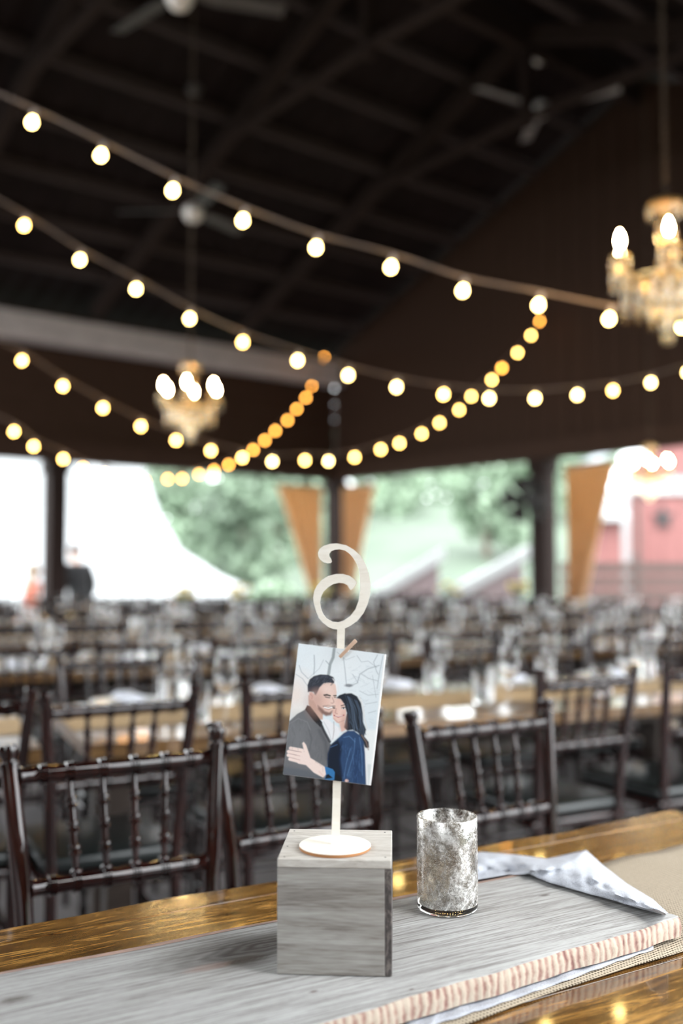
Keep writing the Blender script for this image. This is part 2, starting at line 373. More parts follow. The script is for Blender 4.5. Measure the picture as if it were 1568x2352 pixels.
    def mesh(s, name, mats, smooth=False):
        me = bpy.data.meshes.new(name); me.from_pydata(s.v, [], s.f)
        for m in (mats if isinstance(mats, (list, tuple)) else [mats]): me.materials.append(m)
        if len(me.materials) > 1: me.polygons.foreach_set('material_index', s.mi)
        if smooth:
            me.polygons.foreach_set('use_smooth', [True] * len(me.polygons))
            try: me.set_sharp_from_angle(angle=math.radians(smooth if smooth > 1 else 50))
            except Exception: pass
        bm = bmesh.new(); bm.from_mesh(me); bmesh.ops.recalc_face_normals(bm, faces=bm.faces); bm.to_mesh(me); bm.free()
        me.update()
        return me
    def build(s, name, mats, parent=None, smooth=False): return link(name, s.mesh(name, mats, smooth), parent)
def link(name, me, parent=None):
    o = bpy.data.objects.new(name, me); C.objects.link(o)
    if parent is not None: o.parent = parent
    return o
def tag(o, label=None, cat=None, group=None, kind=None):
    if label: o['label'] = label
    if cat: o['category'] = cat
    if group: o['group'] = group
    if kind: o['kind'] = kind
    return o
def empty(name, loc=(0, 0, 0), rz=0, label=None, cat=None, group=None):
    o = bpy.data.objects.new(name, None); C.objects.link(o)
    o.location = loc; o.rotation_euler = (0, 0, rz); o.empty_display_size = .05
    return tag(o, label, cat, group)
def copy_tree(o, parent=None):
    c = o.copy(); C.objects.link(c)
    if parent is not None: c.parent = parent
    for ch in list(o.children): copy_tree(ch, c)
    return c
def bevel(o, w, seg=2):
    m = o.modifiers.new('bevel', 'BEVEL'); m.width = w; m.segments = seg; m.limit_method = 'ANGLE'; return o

# ================================================================== PAVILION
U = Vector((.77, .638, 0)); Wd = Vector((.638, -.77, 0)); C0 = Vector((-.1, 17.6, 0))
def B(a, b, z=0): return C0 - U * a + Wd * b + Vector((0, 0, z))
ANG_U = math.atan2(U.y, U.x); ANG_W = math.atan2(Wd.y, Wd.x)
EAVE, TOPW, RIDGE_B, SL = 2.75, 4.4, 6.3, .41
def roof_z(b): return 4.75 + SL * b if b <= RIDGE_B else 4.75 + SL * RIDGE_B - SL * (b - RIDGE_B)
A_END, B_END = 15.5, 14.3

# floor slab
fl = MB(); fl.hexa([B(-.4, -.4, -.25), B(-.4, 16.5, -.25), B(A_END + 6, 16.5, -.25), B(A_END + 6, -.4, -.25),
                    B(-.4, -.4, 0), B(-.4, 16.5, 0), B(A_END + 6, 16.5, 0), B(A_END + 6, -.4, 0)])
tag(fl.build('floor', M['concrete']), kind='structure')

# roof deck with standing ribs, rafters, purlins, ridge beam
deck = MB(); n_r = 54; ths = .05
for lo, hi in ((-.5, RIDGE_B), (RIDGE_B, B_END)):
    rows0, rows1 = [], []
    for i in range(n_r * 2 + 1):
        a = -.5 + (A_END + .5) * i / (n_r * 2); lift = .035 if i % 2 else 0
        rows0.append([B(a, lo, roof_z(lo) + .36 + lift), B(a, hi, roof_z(hi) + .36 + lift)])
    deck.grid(rows0)
ceil = deck.build('ceiling', M['dark_roof'])
tag(ceil, kind='structure')
sm = ceil.modifiers.new('solid', 'SOLIDIFY'); sm.thickness = .02; sm.offset = 1
def beam(p0, p1, w, h, name, m, parent, up=Vector((0, 0, 1))):
    p0, p1 = Vector(p0), Vector(p1); L = (p1 - p0).length; t = (p1 - p0).normalized()
    s = up.cross(t).normalized(); v = t.cross(s)
    mb = MB(); mb.box((L / 2, 0, 0), (L, w, h))
    o = mb.build(name, m, parent)
    o.matrix_local = Matrix(((t.x, s.x, v.x, p0.x), (t.y, s.y, v.y, p0.y), (t.z, s.z, v.z, p0.z), (0, 0, 0, 1)))
    return o
for b in (.75, 1.53, 2.3, 3.05, 3.82, 4.6, 5.4, 7.1, 7.9, 8.7, 9.5, 10.3, 11.1, 11.9, 12.7, 13.5):
    beam(B(A_END, b, roof_z(b) + .28), B(.06, b, roof_z(b) + .28), .09, .14, 'purlin', M['purlin'], ceil)
for a in (2.3, 4.75, 7.2, 9.65, 12.1, 14.55):
    beam(B(a, .25, roof_z(.25) + .10), B(a, RIDGE_B, roof_z(RIDGE_B) + .10), .12, .2, 'rafter', M['rafter'], ceil)
    beam(B(a, RIDGE_B, roof_z(RIDGE_B) + .10), B(a, B_END, roof_z(B_END) + .10), .12, .2, 'rafter', M['rafter'], ceil)
    # king post and struts of the truss
    beam(B(a, RIDGE_B, roof_z(RIDGE_B) - 1.0), B(a, RIDGE_B, roof_z(RIDGE_B)), .1, .12, 'king_post', M['rafter'], ceil, U)
    beam(B(a, RIDGE_B, roof_z(RIDGE_B) - .9), B(a, RIDGE_B - 2.4, roof_z(RIDGE_B - 2.4) + .02), .08, .1, 'strut', M['rafter'], ceil, U)
    beam(B(a, RIDGE_B, roof_z(RIDGE_B) - .9), B(a, RIDGE_B + 2.4, roof_z(RIDGE_B + 2.4) + .02), .08, .1, 'strut', M['rafter'], ceil, U)
beam(B(A_END, RIDGE_B, roof_z(RIDGE_B) + .05), B(.06, RIDGE_B, roof_z(RIDGE_B) + .05), .12, .3, 'ridge_beam', M['rafter'], ceil)

# long side wall: boarded header above the openings
wl = MB(); wl.hexa([B(0, -.14, EAVE), B(0, -.06, EAVE), B(A_END, -.06, EAVE), B(A_END, -.14, EAVE), B(0, -.14, TOPW + .5), B(0, -.06, TOPW + .5), B(A_END, -.06, TOPW + .5), B(A_END, -.14, TOPW + .5)])
wall_l = tag(wl.build('wall_left', M['wall_brown']), kind='structure')
for k in range(6):
    z0 = EAVE + .275 * k
    beam(B(A_END, -.04 + .004 * (k % 2), z0 + .133), B(0, -.04 + .004 * (k % 2), z0 + .133), .03, .262, 'plank', M['wall_brown'], wall_l)
beam(B(A_END, .06, EAVE + .14), B(-.1, .06, EAVE + .14), .14, .28, 'header_beam', M['wall_brown'], wall_l)
wn = MB()  # unseen panels added behind the camera to shape sky light and reflections
for a0, a1, zb0 in ((0, A_END, 3.9), (10.0, 12.4, 0.0), (0, 5.6, 0.0), (15.0, A_END, 0.0)):
    wn.hexa([B(a0, 14.2, zb0), B(a0, 14.28, zb0), B(a1, 14.28, zb0), B(a1, 14.2, zb0), B(a0, 14.2, 4.3 if zb0 else 3.89), B(a0, 14.28, 4.3 if zb0 else 3.89), B(a1, 14.28, 4.3 if zb0 else 3.89), B(a1, 14.2, 4.3 if zb0 else 3.89)])
wn.hexa([B(A_END, 4.5, 0), B(A_END + .08, 4.5, 0), B(A_END + .08, 14.28, 0), B(A_END, 14.28, 0), B(A_END, 4.5, 4.4), B(A_END + .08, 4.5, 4.4), B(A_END + .08, 14.28, 4.4), B(A_END, 14.28, 4.4)])  # unseen closed end, added to cut light from the left
tag(wn.build('wall_sky_block', M['wall_brown']), kind='structure')
# gable wall: vertical boards
def gz(b): return roof_z(b) + .3
wr = MB()
prof = [(-.1, EAVE), (B_END, EAVE), (B_END, gz(B_END)), (RIDGE_B, gz(RIDGE_B)), (-.1, gz(-.1))]
wr.prism(prof, lambda p, s: B(-.06 - .08 * s, p[0], p[1]))
wall_r = tag(wr.build('wall_right', M['wall_brown']), kind='structure')
k = 0; b = 0.0
while b < B_END - .05:
    b1 = min(b + .285, B_END); mb = MB(); off = .006 * (k % 2)
    x0, x1 = -.06, -.025 + off
    pts = [(b, EAVE), (b1, EAVE), (b1, gz(b1) - .02), (b, gz(b) - .02)]
    mb.prism(pts, lambda p, s: B(.0 - (x0 if s else x1) - .06, p[0], p[1]))
    mb.build('plank', M['wall_brown'], wall_r); b += .30; k += 1
beam(B(.06, -.1, EAVE + .14), B(.06, B_END, EAVE + .14), .14, .28, 'header_beam', M['wall_brown'], wall_r)
# pale grey wall plate / duct along the top of the long wall
tr = MB(); z0 = TOPW
tr.hexa([B(.1, .02, z0), B(.1, .34, z0), B(A_END, .34, z0), B(A_END, .02, z0), B(.1, .02, z0 + .14), B(.1, .34, z0 + .14), B(A_END, .34, z0 + .14), B(A_END, .02, z0 + .14)])
tr.hexa([B(.1, .02, z0 + .16), B(.1, .26, z0 + .16), B(A_END, .26, z0 + .16), B(A_END, .02, z0 + .16), B(.1, .02, z0 + .38), B(.1, .26, z0 + .38), B(A_END, .26, z0 + .38), B(A_END, .02, z0 + .38)])
tag(tr.build('trim_1', M['plate_beam']), kind='structure')

def post(p, label):
    r = empty('wooden_post', p, ANG_U, label, 'post')
    mb = MB(); mb.box((0, 0, EAVE / 2), (.27, .27, EAVE)); bevel(mb.build('shaft', M['post_brown'], r), .012)
    mb = MB(); mb.box((0, 0, .1), (.34, .34, .2)); bevel(mb.build('base', M['post_brown'], r), .01)
    mb = MB(); mb.box((0, 0, EAVE - .09), (.33, .33, .16)); bevel(mb.build('capital', M['post_brown'], r), .01)
    return r
post(B(5.2, -.02), 'dark brown square post between the white tent openings, beside the person in black')
post(B(-.02, -.02), 'dark brown corner post with tan drapes tied on both sides')
post(B(-.02, 4.6), 'dark brown square post carrying the black wall fan')

# railing round the pavilion
def railing(p0, p1, label, zs=(.14, .30, .46, .64), npost=4):
    p0, p1 = Vector(p0), Vector(p1)
    r = empty('railing', p0, 0, label, 'railing'); d = p1 - p0
    for i in range(npost):
        mb = MB(); q = d * ((i + .5) / npost); mb.box((q.x, q.y, .34), (.09, .09, .68)); mb.build('post', M['rail_wood'], r)
    for z in zs:
        beam(Vector((0, 0, z)), d + Vector((0, 0, z)), .05, .09, 'rail', M['rail_wood'], r)
    return r
railing(B(4.95, -.1), B(.2, -.1), 'low brown railing between the left post and the corner post')
railing(B(10, -.1), B(5.45, -.1), 'low brown railing left of the left post behind the coral dress')
railing(B(-.1, .25), B(-.1, 4.4), 'low brown railing between corner post and fan post')
railing(B(-.1, 4.8), B(-.1, 10.5), 'low brown railing in front of the red barn')

# drapes tied to the posts
def drape(p, ang, wtop, wbot, skew, label, ztop=2.62, zt=.75, fold=7):
    r = empty('curtain', p, ang, label, 'curtain')
    rings = []
    nz, nx = 22, 46
    for i in range(nz + 1):
        t = i / nz; z = ztop + (0.28 - ztop) * t
        zz = (ztop - z) / (ztop - zt)
        w = wtop + (wbot - wtop) * min(1, zz) ** .8 if zz <= 1 else wbot * (1 + .35 * (zz - 1))
        cx = skew * min(1, zz) ** 1.1
        row = []
        for j in range(nx + 1):
            s = j / nx - .5
            row.append((cx + s * w, (.035 + .02 * (1 - min(1, zz))) * math.sin(s * fold * 2 * math.pi + .4 * math.sin(6 * t)), z))
        rings.append(row)
    mb = MB(); mb.grid(rings)
    o = mb.build('panel', M['burlap_drape'], r, smooth=80)
    m = o.modifiers.new('solid', 'SOLIDIFY'); m.thickness = .006
    mb = MB(); mb.lathe([(wbot * .52, -.05), (wbot * .56, -.02), (wbot * .56, .02), (wbot * .52, .05)], 16, (skew, 0, zt)); mb.build('tie', M['burlap_drape'], r, smooth=True)
    mb = MB(); mb.tube([(-wtop / 2, 0, ztop + .02), (wtop / 2, 0, ztop + .02)], .018, 8); mb.build('rod', M['black_metal'], r)
    return r
drape(B(.80, .0), ANG_U, 1.02, .26, .37, 'tan burlap drape on the left of the corner post')
drape(B(.0, .62), ANG_W, .82, .22, -.30, 'tan burlap drape on the right of the corner post')
drape(B(.0, 5.42), ANG_W, .82, .26, -.26, 'tan burlap drape hanging on the right of the fan post')

# black wall fan on the right-hand post
p = at(1204, 1148, 13.4)
r = empty('wall_fan', p, 0, 'round black caged fan fixed to the brown post', 'fan')
mb = MB()
for R in (.34, .30, .26, .22, .18, .14, .10, .06):
    mb.tube([(R * math.cos(a), -.12 - .05 * (1 - R / .34), R * math.sin(a)) for a in [2 * math.pi * k / 24 for k in range(25)]], .006, 5)
for k in range(24):
    a = 2 * math.pi * k / 24; mb.tube([(0, -.18, 0), (.34 * math.cos(a), -.12, .34 * math.sin(a)), (.34 * math.cos(a), .02, .34 * math.sin(a))], .005, 5)
mb.build('cage', M['black_metal'], r)
for k in range(5):
    mb = MB(); a0 = k * math.pi * .4
    mb.grid([[(rr * math.cos(a0 + s), -.06 + .05 * s, rr * math.sin(a0 + s)) for rr in (.05, .17, .31)] for s in (0, .35, .7, 1.05)])
    o = mb.build('blade', M['black_metal'], r); o.modifiers.new('solid', 'SOLIDIFY').thickness = .006
mb = MB(); mb.turned((0, -.09, 0), (0, .12, 0), [(0, .05), (.3, .06), (.7, .07), (1, .06)], 14); mb.build('motor', M['black_metal'], r)
mb = MB(); mb.tube([(0, .1, 0), (.10, .2, -.02), (.22, .33, -.02)], .03, 8); mb.build('bracket', M['black_metal'], r)

# ================================================================== FOREGROUND TABLE
TA = math.radians(30)
T = Vector((math.cos(TA), math.sin(TA), 0)); TN = Vector((-math.sin(TA), math.cos(TA), 0))   # along / away
TABLE_Z = .755; TH = .04
far_right = Vector((.665, 2.037, 0))
tbl = empty('farm_table', far_right, TA, 'glossy golden brown plank farm table in front, under the grey board', 'table')
LEN = 2.5
def wav(x, s, amp=.006): return amp * (math.sin(x * 5.1 + s) + .6 * math.sin(x * 12.7 + 2.3 * s) + .35 * math.sin(x * 29 + s))
edges = [0, .065, .22, .38, .54, .73, .92]
for i in range(6):
    f0, f1 = edges[i], edges[i + 1]
    nseg = 60; rings = []
    for k in range(nseg + 1):
        x = -LEN * k / nseg
        yo = -f0 - .0012 + (wav(x, 1.0) - .002 if i == 0 else 0)
        yi = -f1 + .0012 + (wav(x, 4.0) if i == 5 else 0)
        h = TABLE_Z - (.0004 if i % 2 else 0)
        ro = .012 if i == 0 else .0007; ri = .012 if i == 5 else .0007
        rings.append([(x, yo - ro * .0, h - ro), (x, yo - ro * .35, h - ro * .3), (x, yo - ro, h), (x, yi + ri, h), (x, yi + ri * .35, h - ri * .3), (x, yi, h - ri), (x, yi, h - TH), (x, yo, h - TH)])
    mb = MB(); mb.loft(rings, True, True); mb.build('plank', M['table_wood'], tbl, smooth=12)
mb = MB()
mb.box((-LEN / 2, -.10, TABLE_Z - TH - .05), (LEN - .3, .025, .09)); mb.box((-LEN / 2, -.82, TABLE_Z - TH - .05), (LEN - .3, .025, .09))
mb.box((-.16, -.46, TABLE_Z - TH - .05), (.025, .7, .09)); mb.box((-LEN + .16, -.46, TABLE_Z - TH - .05), (.025, .7, .09)); mb.build('apron', M['table_wood'], tbl)
for x in (-.18, -LEN + .18):
    for y in (-.13, -.79):
        mb = MB(); z1 = TABLE_Z - TH - .001; mb.hexa([(x - .03, y - .03, 0), (x + .03, y - .03, 0), (x + .03, y + .03, 0), (x - .03, y + .03, 0), (x - .045, y - .045, z1), (x + .045, y - .045, z1), (x + .045, y + .045, z1), (x - .045, y + .045, z1)])
        mb.build('leg', M['table_wood'], tbl)

# burlap runner lying along the table, hanging over its end
RA = math.radians(34); RT = Vector((math.cos(RA), math.sin(RA), 0)); RN = Vector((-math.sin(RA), math.cos(RA), 0))
r0 = on(1396, 1984, TABLE_Z + .002)            # a point on the far edge
run = empty('table_runner', (r0.x, r0.y, 0), RA, 'coarse natural burlap runner under the grey board on the front table', 'table runner')
rows = []
end_x = .22
for i in range(70):
    x = -1.6 + i * .0285
    row = []
    for j in range(14):
        y = -.303 * j / 13 + .003 * math.sin(x * 14 + 1)
        # table end is a line across; beyond it the cloth hangs
        X = r0 + RT * x + RN * y; ex = (Vector((X.x, X.y, 0)) - far_right).dot(T)
        z = TABLE_Z + .003 + .0015 * (1 + math.sin(x * 37 + y * 20)) * (1 if x > -.02 else .3)
        xx = x
        if ex > 0: z = TABLE_Z + .004 - ex * .95; xx = x - ex * .94 + .004
        row.append((xx, y, z))
    rows.append(row)
mb = MB(); mb.grid(rows); o = mb.build('cloth', M['burlap'], run, smooth=80); o.modifiers.new('solid', 'SOLIDIFY').thickness = .0015

# weathered board on the runner
PZ0, PZ1 = TABLE_Z + .008, TABLE_Z + .034
BZ = PZ1
A1 = on(-60, 2246.5, PZ1); A2 = on(640, 2113, PZ1); A3 = on(1205, 2005, PZ1)
N1 = on(900, 2302, PZ1); N2 = on(1562, 2106, PZ1)
bd_ang = math.atan2((A3 - A2).y, (A3 - A2).x)
board = empty('weathered_board', (A3.x, A3.y, 0), bd_ang, 'long weathered grey board with a rough sawn edge lying on the front table', 'board')
inv = Matrix.Rotation(-bd_ang, 3, 'Z')
def bl(p): q = inv @ (Vector((p.x, p.y, 0)) - Vector((A3.x, A3.y, 0))); return q
n1, n2 = bl(N1), bl(N2)
slope = (n2.y - n1.y) / (n2.x - n1.x)
rings = []; edge_rows = []
for k in range(81):
    t = k / 80; xf = 0 + t * -1.35; xn = n2.x + t * (-1.35 - n2.x)
    yf = .0012 * math.sin(xf * 23) ; yn = n2.y + slope * (xn - n2.x) + .0016 * math.sin(xn * 31) + .001 * math.sin(xn * 77)
    rings.append([(xf, yf + .006, PZ0), (xf, yf + .007, PZ1 - .012), (xf, yf, PZ1), (xf * .5 + xn * .5, (yf + yn) / 2, PZ1 + .0006), (xn, yn + .004, PZ1), (xn, yn + .002, PZ1 - .0012), (xn, yn + .002, PZ0)])
    edge_rows.append([(xn + .0, yn + .0035, PZ1 - .0005), (xn, yn, PZ1 - .003), (xn, yn - .002 + .0015 * math.sin(xn * 210), (PZ0 + PZ1) / 2), (xn, yn - .001, PZ0 + .001), (xn, yn + .003, PZ0 + .0008)])
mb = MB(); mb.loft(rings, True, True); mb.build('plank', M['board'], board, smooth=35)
mb = MB(); mb.loft([[p for p in row] for row in edge_rows], True, True); o = mb.build('sawn_edge', M['saw_edge'], board, smooth=60); o['label'] = 'reddish rough sawn front edge'
mb = MB(); mb.loft([[(r_[2][0], r_[2][1] - .0075 - .002 * math.sin(r_[2][0] * 19), PZ1 + .0004), (r_[2][0], r_[2][1], PZ1 + .0006), (r_[2][0], r_[2][1] + .0075, PZ1 - .010)] for r_ in rings], False, False)
o = mb.build('waney_edge', mat('raw_pinkish_wood', (.33, .225, .185), .8, vary=.3, scale=25), board, smooth=60); o['label'] = 'narrow raw pinkish strip along the far edge'
# dark stain with the box's shadow painted in, ovals, knots and small holes
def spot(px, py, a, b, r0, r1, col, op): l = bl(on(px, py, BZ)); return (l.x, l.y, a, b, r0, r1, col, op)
board_knots_shadow(M['board'], [spot(612, 2172, .115, .036, .35, 1.55, (.040, .033, .031), .96), spot(560, 2207, .034, .013, .5, 1.2, (.05, .038, .030), .9), spot(30, 2297, .022, .010, .3, 1.2, (.07, .055, .045), .9),
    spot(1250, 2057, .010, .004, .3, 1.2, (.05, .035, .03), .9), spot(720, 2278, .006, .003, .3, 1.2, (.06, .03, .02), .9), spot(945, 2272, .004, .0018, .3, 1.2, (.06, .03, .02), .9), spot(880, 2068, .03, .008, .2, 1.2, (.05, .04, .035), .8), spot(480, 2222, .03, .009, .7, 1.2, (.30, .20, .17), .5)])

# lace: a strip under the board and a crumpled end thrown over the board's end
lc = empty('lace_runner', (0, 0, 0), 0, 'crumpled white lace strip spilling from beneath the grey board', 'lace')
lw = [(930, 2362, 930, 2400), (1040, 2322, 1000, 2352), (1160, 2285, 1130, 2310), (1280, 2243, 1270, 2262), (1400, 2203, 1400, 2214), (1500, 2170, 1500, 2180)]
rows = []
for i in range(31):
    t = i / 30 * (len(lw) - 1); k = min(int(t), len(lw) - 2); f = t - k
    a = [lw[k][q] * (1 - f) + lw[k + 1][q] * f for q in range(4)]
    p0 = on(a[0], a[1] - 34, TABLE_Z + .006); p1 = on(a[2], a[3], TABLE_Z + .0062 + .0012 * math.sin(i * 1.7))
    rows.append([p0.lerp(p1, s / 6) + Vector((0, 0, .0008 * math.sin(i * 2.1 + s))) for s in range(7)])
mb = MB(); mb.grid(rows); o = mb.build('edge_strip', M['lace'], lc, smooth=80); o.modifiers.new('solid', 'SOLIDIFY').thickness = .0008
up = [(1040, 1975), (1100, 1956), (1180, 1962), (1255, 1972), (1345, 1952), (1385, 1988), (1440, 2030), (1500, 2066), (1533, 2096)]
dn = [(1060, 2026), (1105, 2018), (1165, 2008), (1215, 2008), (1260, 2026), (1330, 2046), (1400, 2066), (1470, 2088), (1526, 2102)]
rows = []
NS = 96
for i in range(NS + 1):
    t = i / NS * (len(up) - 1); k = min(int(t), len(up) - 2); f = t - k
    a = [up[k][q] * (1 - f) + up[k + 1][q] * f for q in range(2)]; d = [dn[k][q] * (1 - f) + dn[k + 1][q] * f for q in range(2)]
    row = []
    for s in range(13):
        v = s / 12; px = a[0] * (1 - v) + d[0] * v; py = a[1] * (1 - v) + d[1] * v
        over = 0 if i < 24 else min(1, (i - 24) / 10)
        z = TABLE_Z + .012 + (.028 * over) * min(1, v * 2.2) + (.011 * math.sin(math.pi * v)) + (.0020 * math.sin(i * .38 + v * 8) + 0.0012 * math.sin(i * .83 - v * 13 + 1) + 0.0011 * math.sin(i * .17 + v * 21)) * (.25 + math.sin(math.pi * min(1, v + .05)))
        l = bl(on(px, py, BZ)); st = max(0, min(1, (.022 - l.y) / .018)) * max(0, min(1, (n2.x + .03 - l.x) / .02)); low_ = TABLE_Z + .0064 + (BZ + .0024 - TABLE_Z - .0064) * st * st * (3 - 2 * st)
        z = low_ + .003 * math.log(1 + math.exp(max(-20, min(20, (z - low_) / .003)))); q = on(px, py, z)
        row.append(q)
    rows.append(row)
mb = MB(); mb.grid(rows); o = mb.build('crumpled_end', M['lace'], lc, smooth=80); o.modifiers.new('solid', 'SOLIDIFY').thickness = .0008

# ------------------------------------------------------------------ wooden box
BW = .128
fl_, fr_ = on(639, 2240, BZ), on(896, 2246, BZ)
bang = math.atan2((fr_ - fl_).y, (fr_ - fl_).x)
mid = (fl_ + fr_) / 2
box = empty('wooden_box', (mid.x, mid.y, BZ + .0008), bang, 'grey stained wooden cube box on the weathered board, carrying the table number', 'box')
BH = .127; TT = .0095
mb = MB(); mb.box((-TT * .4, .0045, (BH - TT) / 2), (BW - TT * .8, .009, BH - TT - .0006)); bevel(mb.build('front_panel', M['box_wood'], box), .0008)
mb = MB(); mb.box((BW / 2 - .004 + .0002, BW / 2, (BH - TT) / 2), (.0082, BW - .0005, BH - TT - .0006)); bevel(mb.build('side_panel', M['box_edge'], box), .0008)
mb = MB(); mb.box((-BW / 2 + .004, BW / 2 + .005, (BH - TT) / 2), (.0082, BW - .0105, BH - TT - .0006)); bevel(mb.build('side_panel', M['box_wood'], box), .0008)
mb = MB(); mb.box((0, BW - .005, (BH - TT) / 2), (BW - .018, .009, BH - TT - .0006)); bevel(mb.build('back_panel', M['box_wood'], box), .0008)
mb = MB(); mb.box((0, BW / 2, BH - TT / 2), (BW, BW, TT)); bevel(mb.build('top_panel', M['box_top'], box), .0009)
for x, y in ((-.057, .008), (.057, .012), (-.058, .05), (-.057, .118), (.055, .118)):
    mb = MB(); mb.lathe([(.0012, 0), (.0010, .0003), (.0003, .0004)], 8, (x, y, BH)); mb.build('nail', M['black_metal'], box)

# ------------------------------------------------------------------ table number
ZB = BZ + .0008 + BH
dc = on(769, 1940, ZB + .004)
sign = empty('table_number', (dc.x, dc.y, ZB + .0003), 0, 'cream wooden numeral six on a stem with round base, standing on the box', 'table number')
mb = MB(); mb.lathe([(.0412, 0), (.0416, .0004), (.0416, .0034)], 64); mb.build('base', M['burnt_edge'], sign, smooth=40)
mb = MB(); mb.lathe([(.0417, 0), (.0417, .0004), (.0412, .0009)], 64, (0, 0, .0034)); mb.build('base_face', M['sign_wood'], sign, smooth=40)
outer = [(760, 125), (830, 165), (890, 218), (940, 300), (970, 390), (984, 480), (981, 560), (960, 650), (920, 738), (865, 806), (805, 850), (752, 876)]
stem_r = 752; stem_l = 683
outer2 = [(683, 885), (645, 880), (605, 864), (562, 832), (522, 788), (492, 722), (472, 645), (466, 600), (475, 540), (500, 490), (542, 440), (600, 403), (670, 386), (735, 385), (795, 402), (836, 432), (860, 462)]
cap = [(845, 492), (822, 520), (806, 530), (794, 520), (775, 487), (745, 470), (700, 465), (650, 475), (600, 505), (560, 545), (538, 592), (529, 640), (535, 690), (555, 745), (592, 790), (640, 815), (690, 820),
       (742, 806), (800, 765), (848, 702), (876, 625), (888, 530), (887, 430), (880, 350), (860, 295), (824, 238), (790, 200), (752, 174), (705, 163), (662, 167), (630, 180), (611, 203), (612, 226), (628, 250), (635, 274), (624, 288), (595, 290), (560, 281), (530, 256), (513, 226), (510, 195), (524, 160), (560, 131), (612, 115), (680, 110)]
def c2w(p):                    # zoom-crop to sign-local metres in the plate's plane
    px, py = 600 + p[0] * .25510, 1220 + p[1] * .25510
    q = at(px, py, dc.y); return (q.x - dc.x, q.z - ZB - .0003)
sb_r, sb_l = c2w((0, 0)), None
zbot = .004
def stem_pt(px): q = at(px, 1935, dc.y); return (q.x - dc.x, zbot)
poly = [c2w(p) for p in outer] + [stem_pt(779.5), stem_pt(760.5)] + [c2w(p) for p in outer2 + cap]
mb = MB(); mb.prism(poly, lambda p, s: (p[0], -.0017 + .0034 * s, p[1]))
o = mb.build('numeral', M['sign_wood'], sign)

# ------------------------------------------------------------------ photo print (flat print: painted as a colour attribute on a fine grid)
TL, TR, BL_ = (685.5, 1478.0), (885.0, 1502.6), (649.2, 1779.4)
yd = dc.y - .008
pTL, pTR, pBL = at(*TL, yd), at(*TR, yd), at(*BL_, yd)
photo = empty('photo_print', pTL, 0, 'portrait print of a smiling couple pegged to the numeral stem', 'photo')
ex, ey = pTR - pTL, pBL - pTL
NX, NY = 210, 315
gx, gy = np.meshgrid(np.linspace(0, 1, NX + 1), np.linspace(0, 1, NY + 1))
cx = 335 + 782 * gx - 142 * gy; cy = 1012 + 96 * gx + 1181 * gy          # zoom-crop frame of the painting
img = np.zeros((NY + 1, NX + 1, 3))
def s2l(c): return np.array(srgb(*c))
def mixin(alpha, col):
    global img
    img = img * (1 - alpha[..., None]) + s2l(col) * alpha[..., None]
def seg_d(p, q):
    px, py = p; qx, qy = q; dx, dy = qx - px, qy - py
    t = np.clip(((cx - px) * dx + (cy - py) * dy) / (dx * dx + dy * dy + 1e-9), 0, 1)
    return np.hypot(cx - px - t * dx, cy - py - t * dy), t
def pg(pts, col, soft=6, op=1.0):
    ins = np.zeros_like(cx, bool); dist = np.full_like(cx, 1e9)
    for (x0, y0), (x1, y1) in zip(pts, pts[1:] + pts[:1]):
        c = ((y0 > cy) != (y1 > cy)) & (cx < (x1 - x0) * (cy - y0) / (y1 - y0 + 1e-9) + x0)
        ins ^= c; dist = np.minimum(dist, seg_d((x0, y0), (x1, y1))[0])
    sd = np.where(ins, dist, -dist); mixin(np.clip(.5 + sd / soft, 0, 1) * op, col)
def ln(pts, w, col, soft=5, op=1.0):
    dist = np.full_like(cx, 1e9)
    for p, q in zip(pts, pts[1:]): dist = np.minimum(dist, seg_d(p, q)[0])
    mixin(np.clip(.5 + (w / 2 - dist) / soft, 0, 1) * op, col)
def el(x, y, a, b, col, soft=.25, op=1.0):
    d = np.hypot((cx - x) / a, (cy - y) / b); mixin(np.clip((1 + soft - d) / (2 * soft), 0, 1) * op, col)
img[:] = s2l((224, 236, 243))
el(700, 1250, 420, 260, (236, 243, 247), .8); el(300, 1480, 140, 160, (244, 228, 218), .8, .8); el(350, 1640, 120, 60, (240, 238, 232), .6, .6)
pg([(930, 1790), (1040, 1790), (980, 2290), (900, 2290)], (240, 245, 246), 30); pg([(920, 2100), (1010, 2100), (980, 2290), (900, 2290)], (214, 224, 226), 20, .8)
br = (150, 163, 172)
ln([(655, 1060), (645, 1140), (618, 1200), (604, 1290)], 26, (158, 168, 172), 8, .9); ln([(580, 1170), (612, 1205)], 8, br, 6, .7)
for pts, w in (([(475, 1120), (478, 1210), (472, 1290)], 10), ([(340, 1210), (360, 1270), (420, 1330)], 7), ([(310, 1290), (370, 1330), (410, 1390)], 6), ([(740, 1150), (752, 1250), (765, 1390)], 8), ([(790, 1400), (862, 1370), (885, 1290), (960, 1240), (1060, 1210)], 9),
               ([(1045, 1115), (1010, 1180), (1035, 1260), (1050, 1290)], 7), ([(1095, 1120), (1060, 1290), (1040, 1420)], 7), ([(860, 1120), (900, 1180), (960, 1170), (1040, 1230)], 5), ([(900, 1290), (970, 1330), (1050, 1350)], 6), ([(820, 1290), (870, 1370)], 5),
               ([(880, 1440), (960, 1480), (1050, 1470)], 5), ([(930, 1560), (1040, 1540)], 5), ([(680, 1090), (760, 1160), (840, 1130)], 4), ([(960, 1640), (1030, 1620)], 5), ([(1000, 1300), (1030, 1500)], 4), ([(420, 1330), (520, 1240), (560, 1160)], 4)):
    ln(pts, w, br, 6, .6)
for _ in range(60):
    rx, ry = random.uniform(760, 1090), random.uniform(1200, 1720); a = random.uniform(-.6, .8); l = random.uniform(20, 70)
    ln([(rx, ry), (rx + l * math.cos(a), ry + l * math.sin(a))], 3.5, (170, 184, 194), 5, .35)
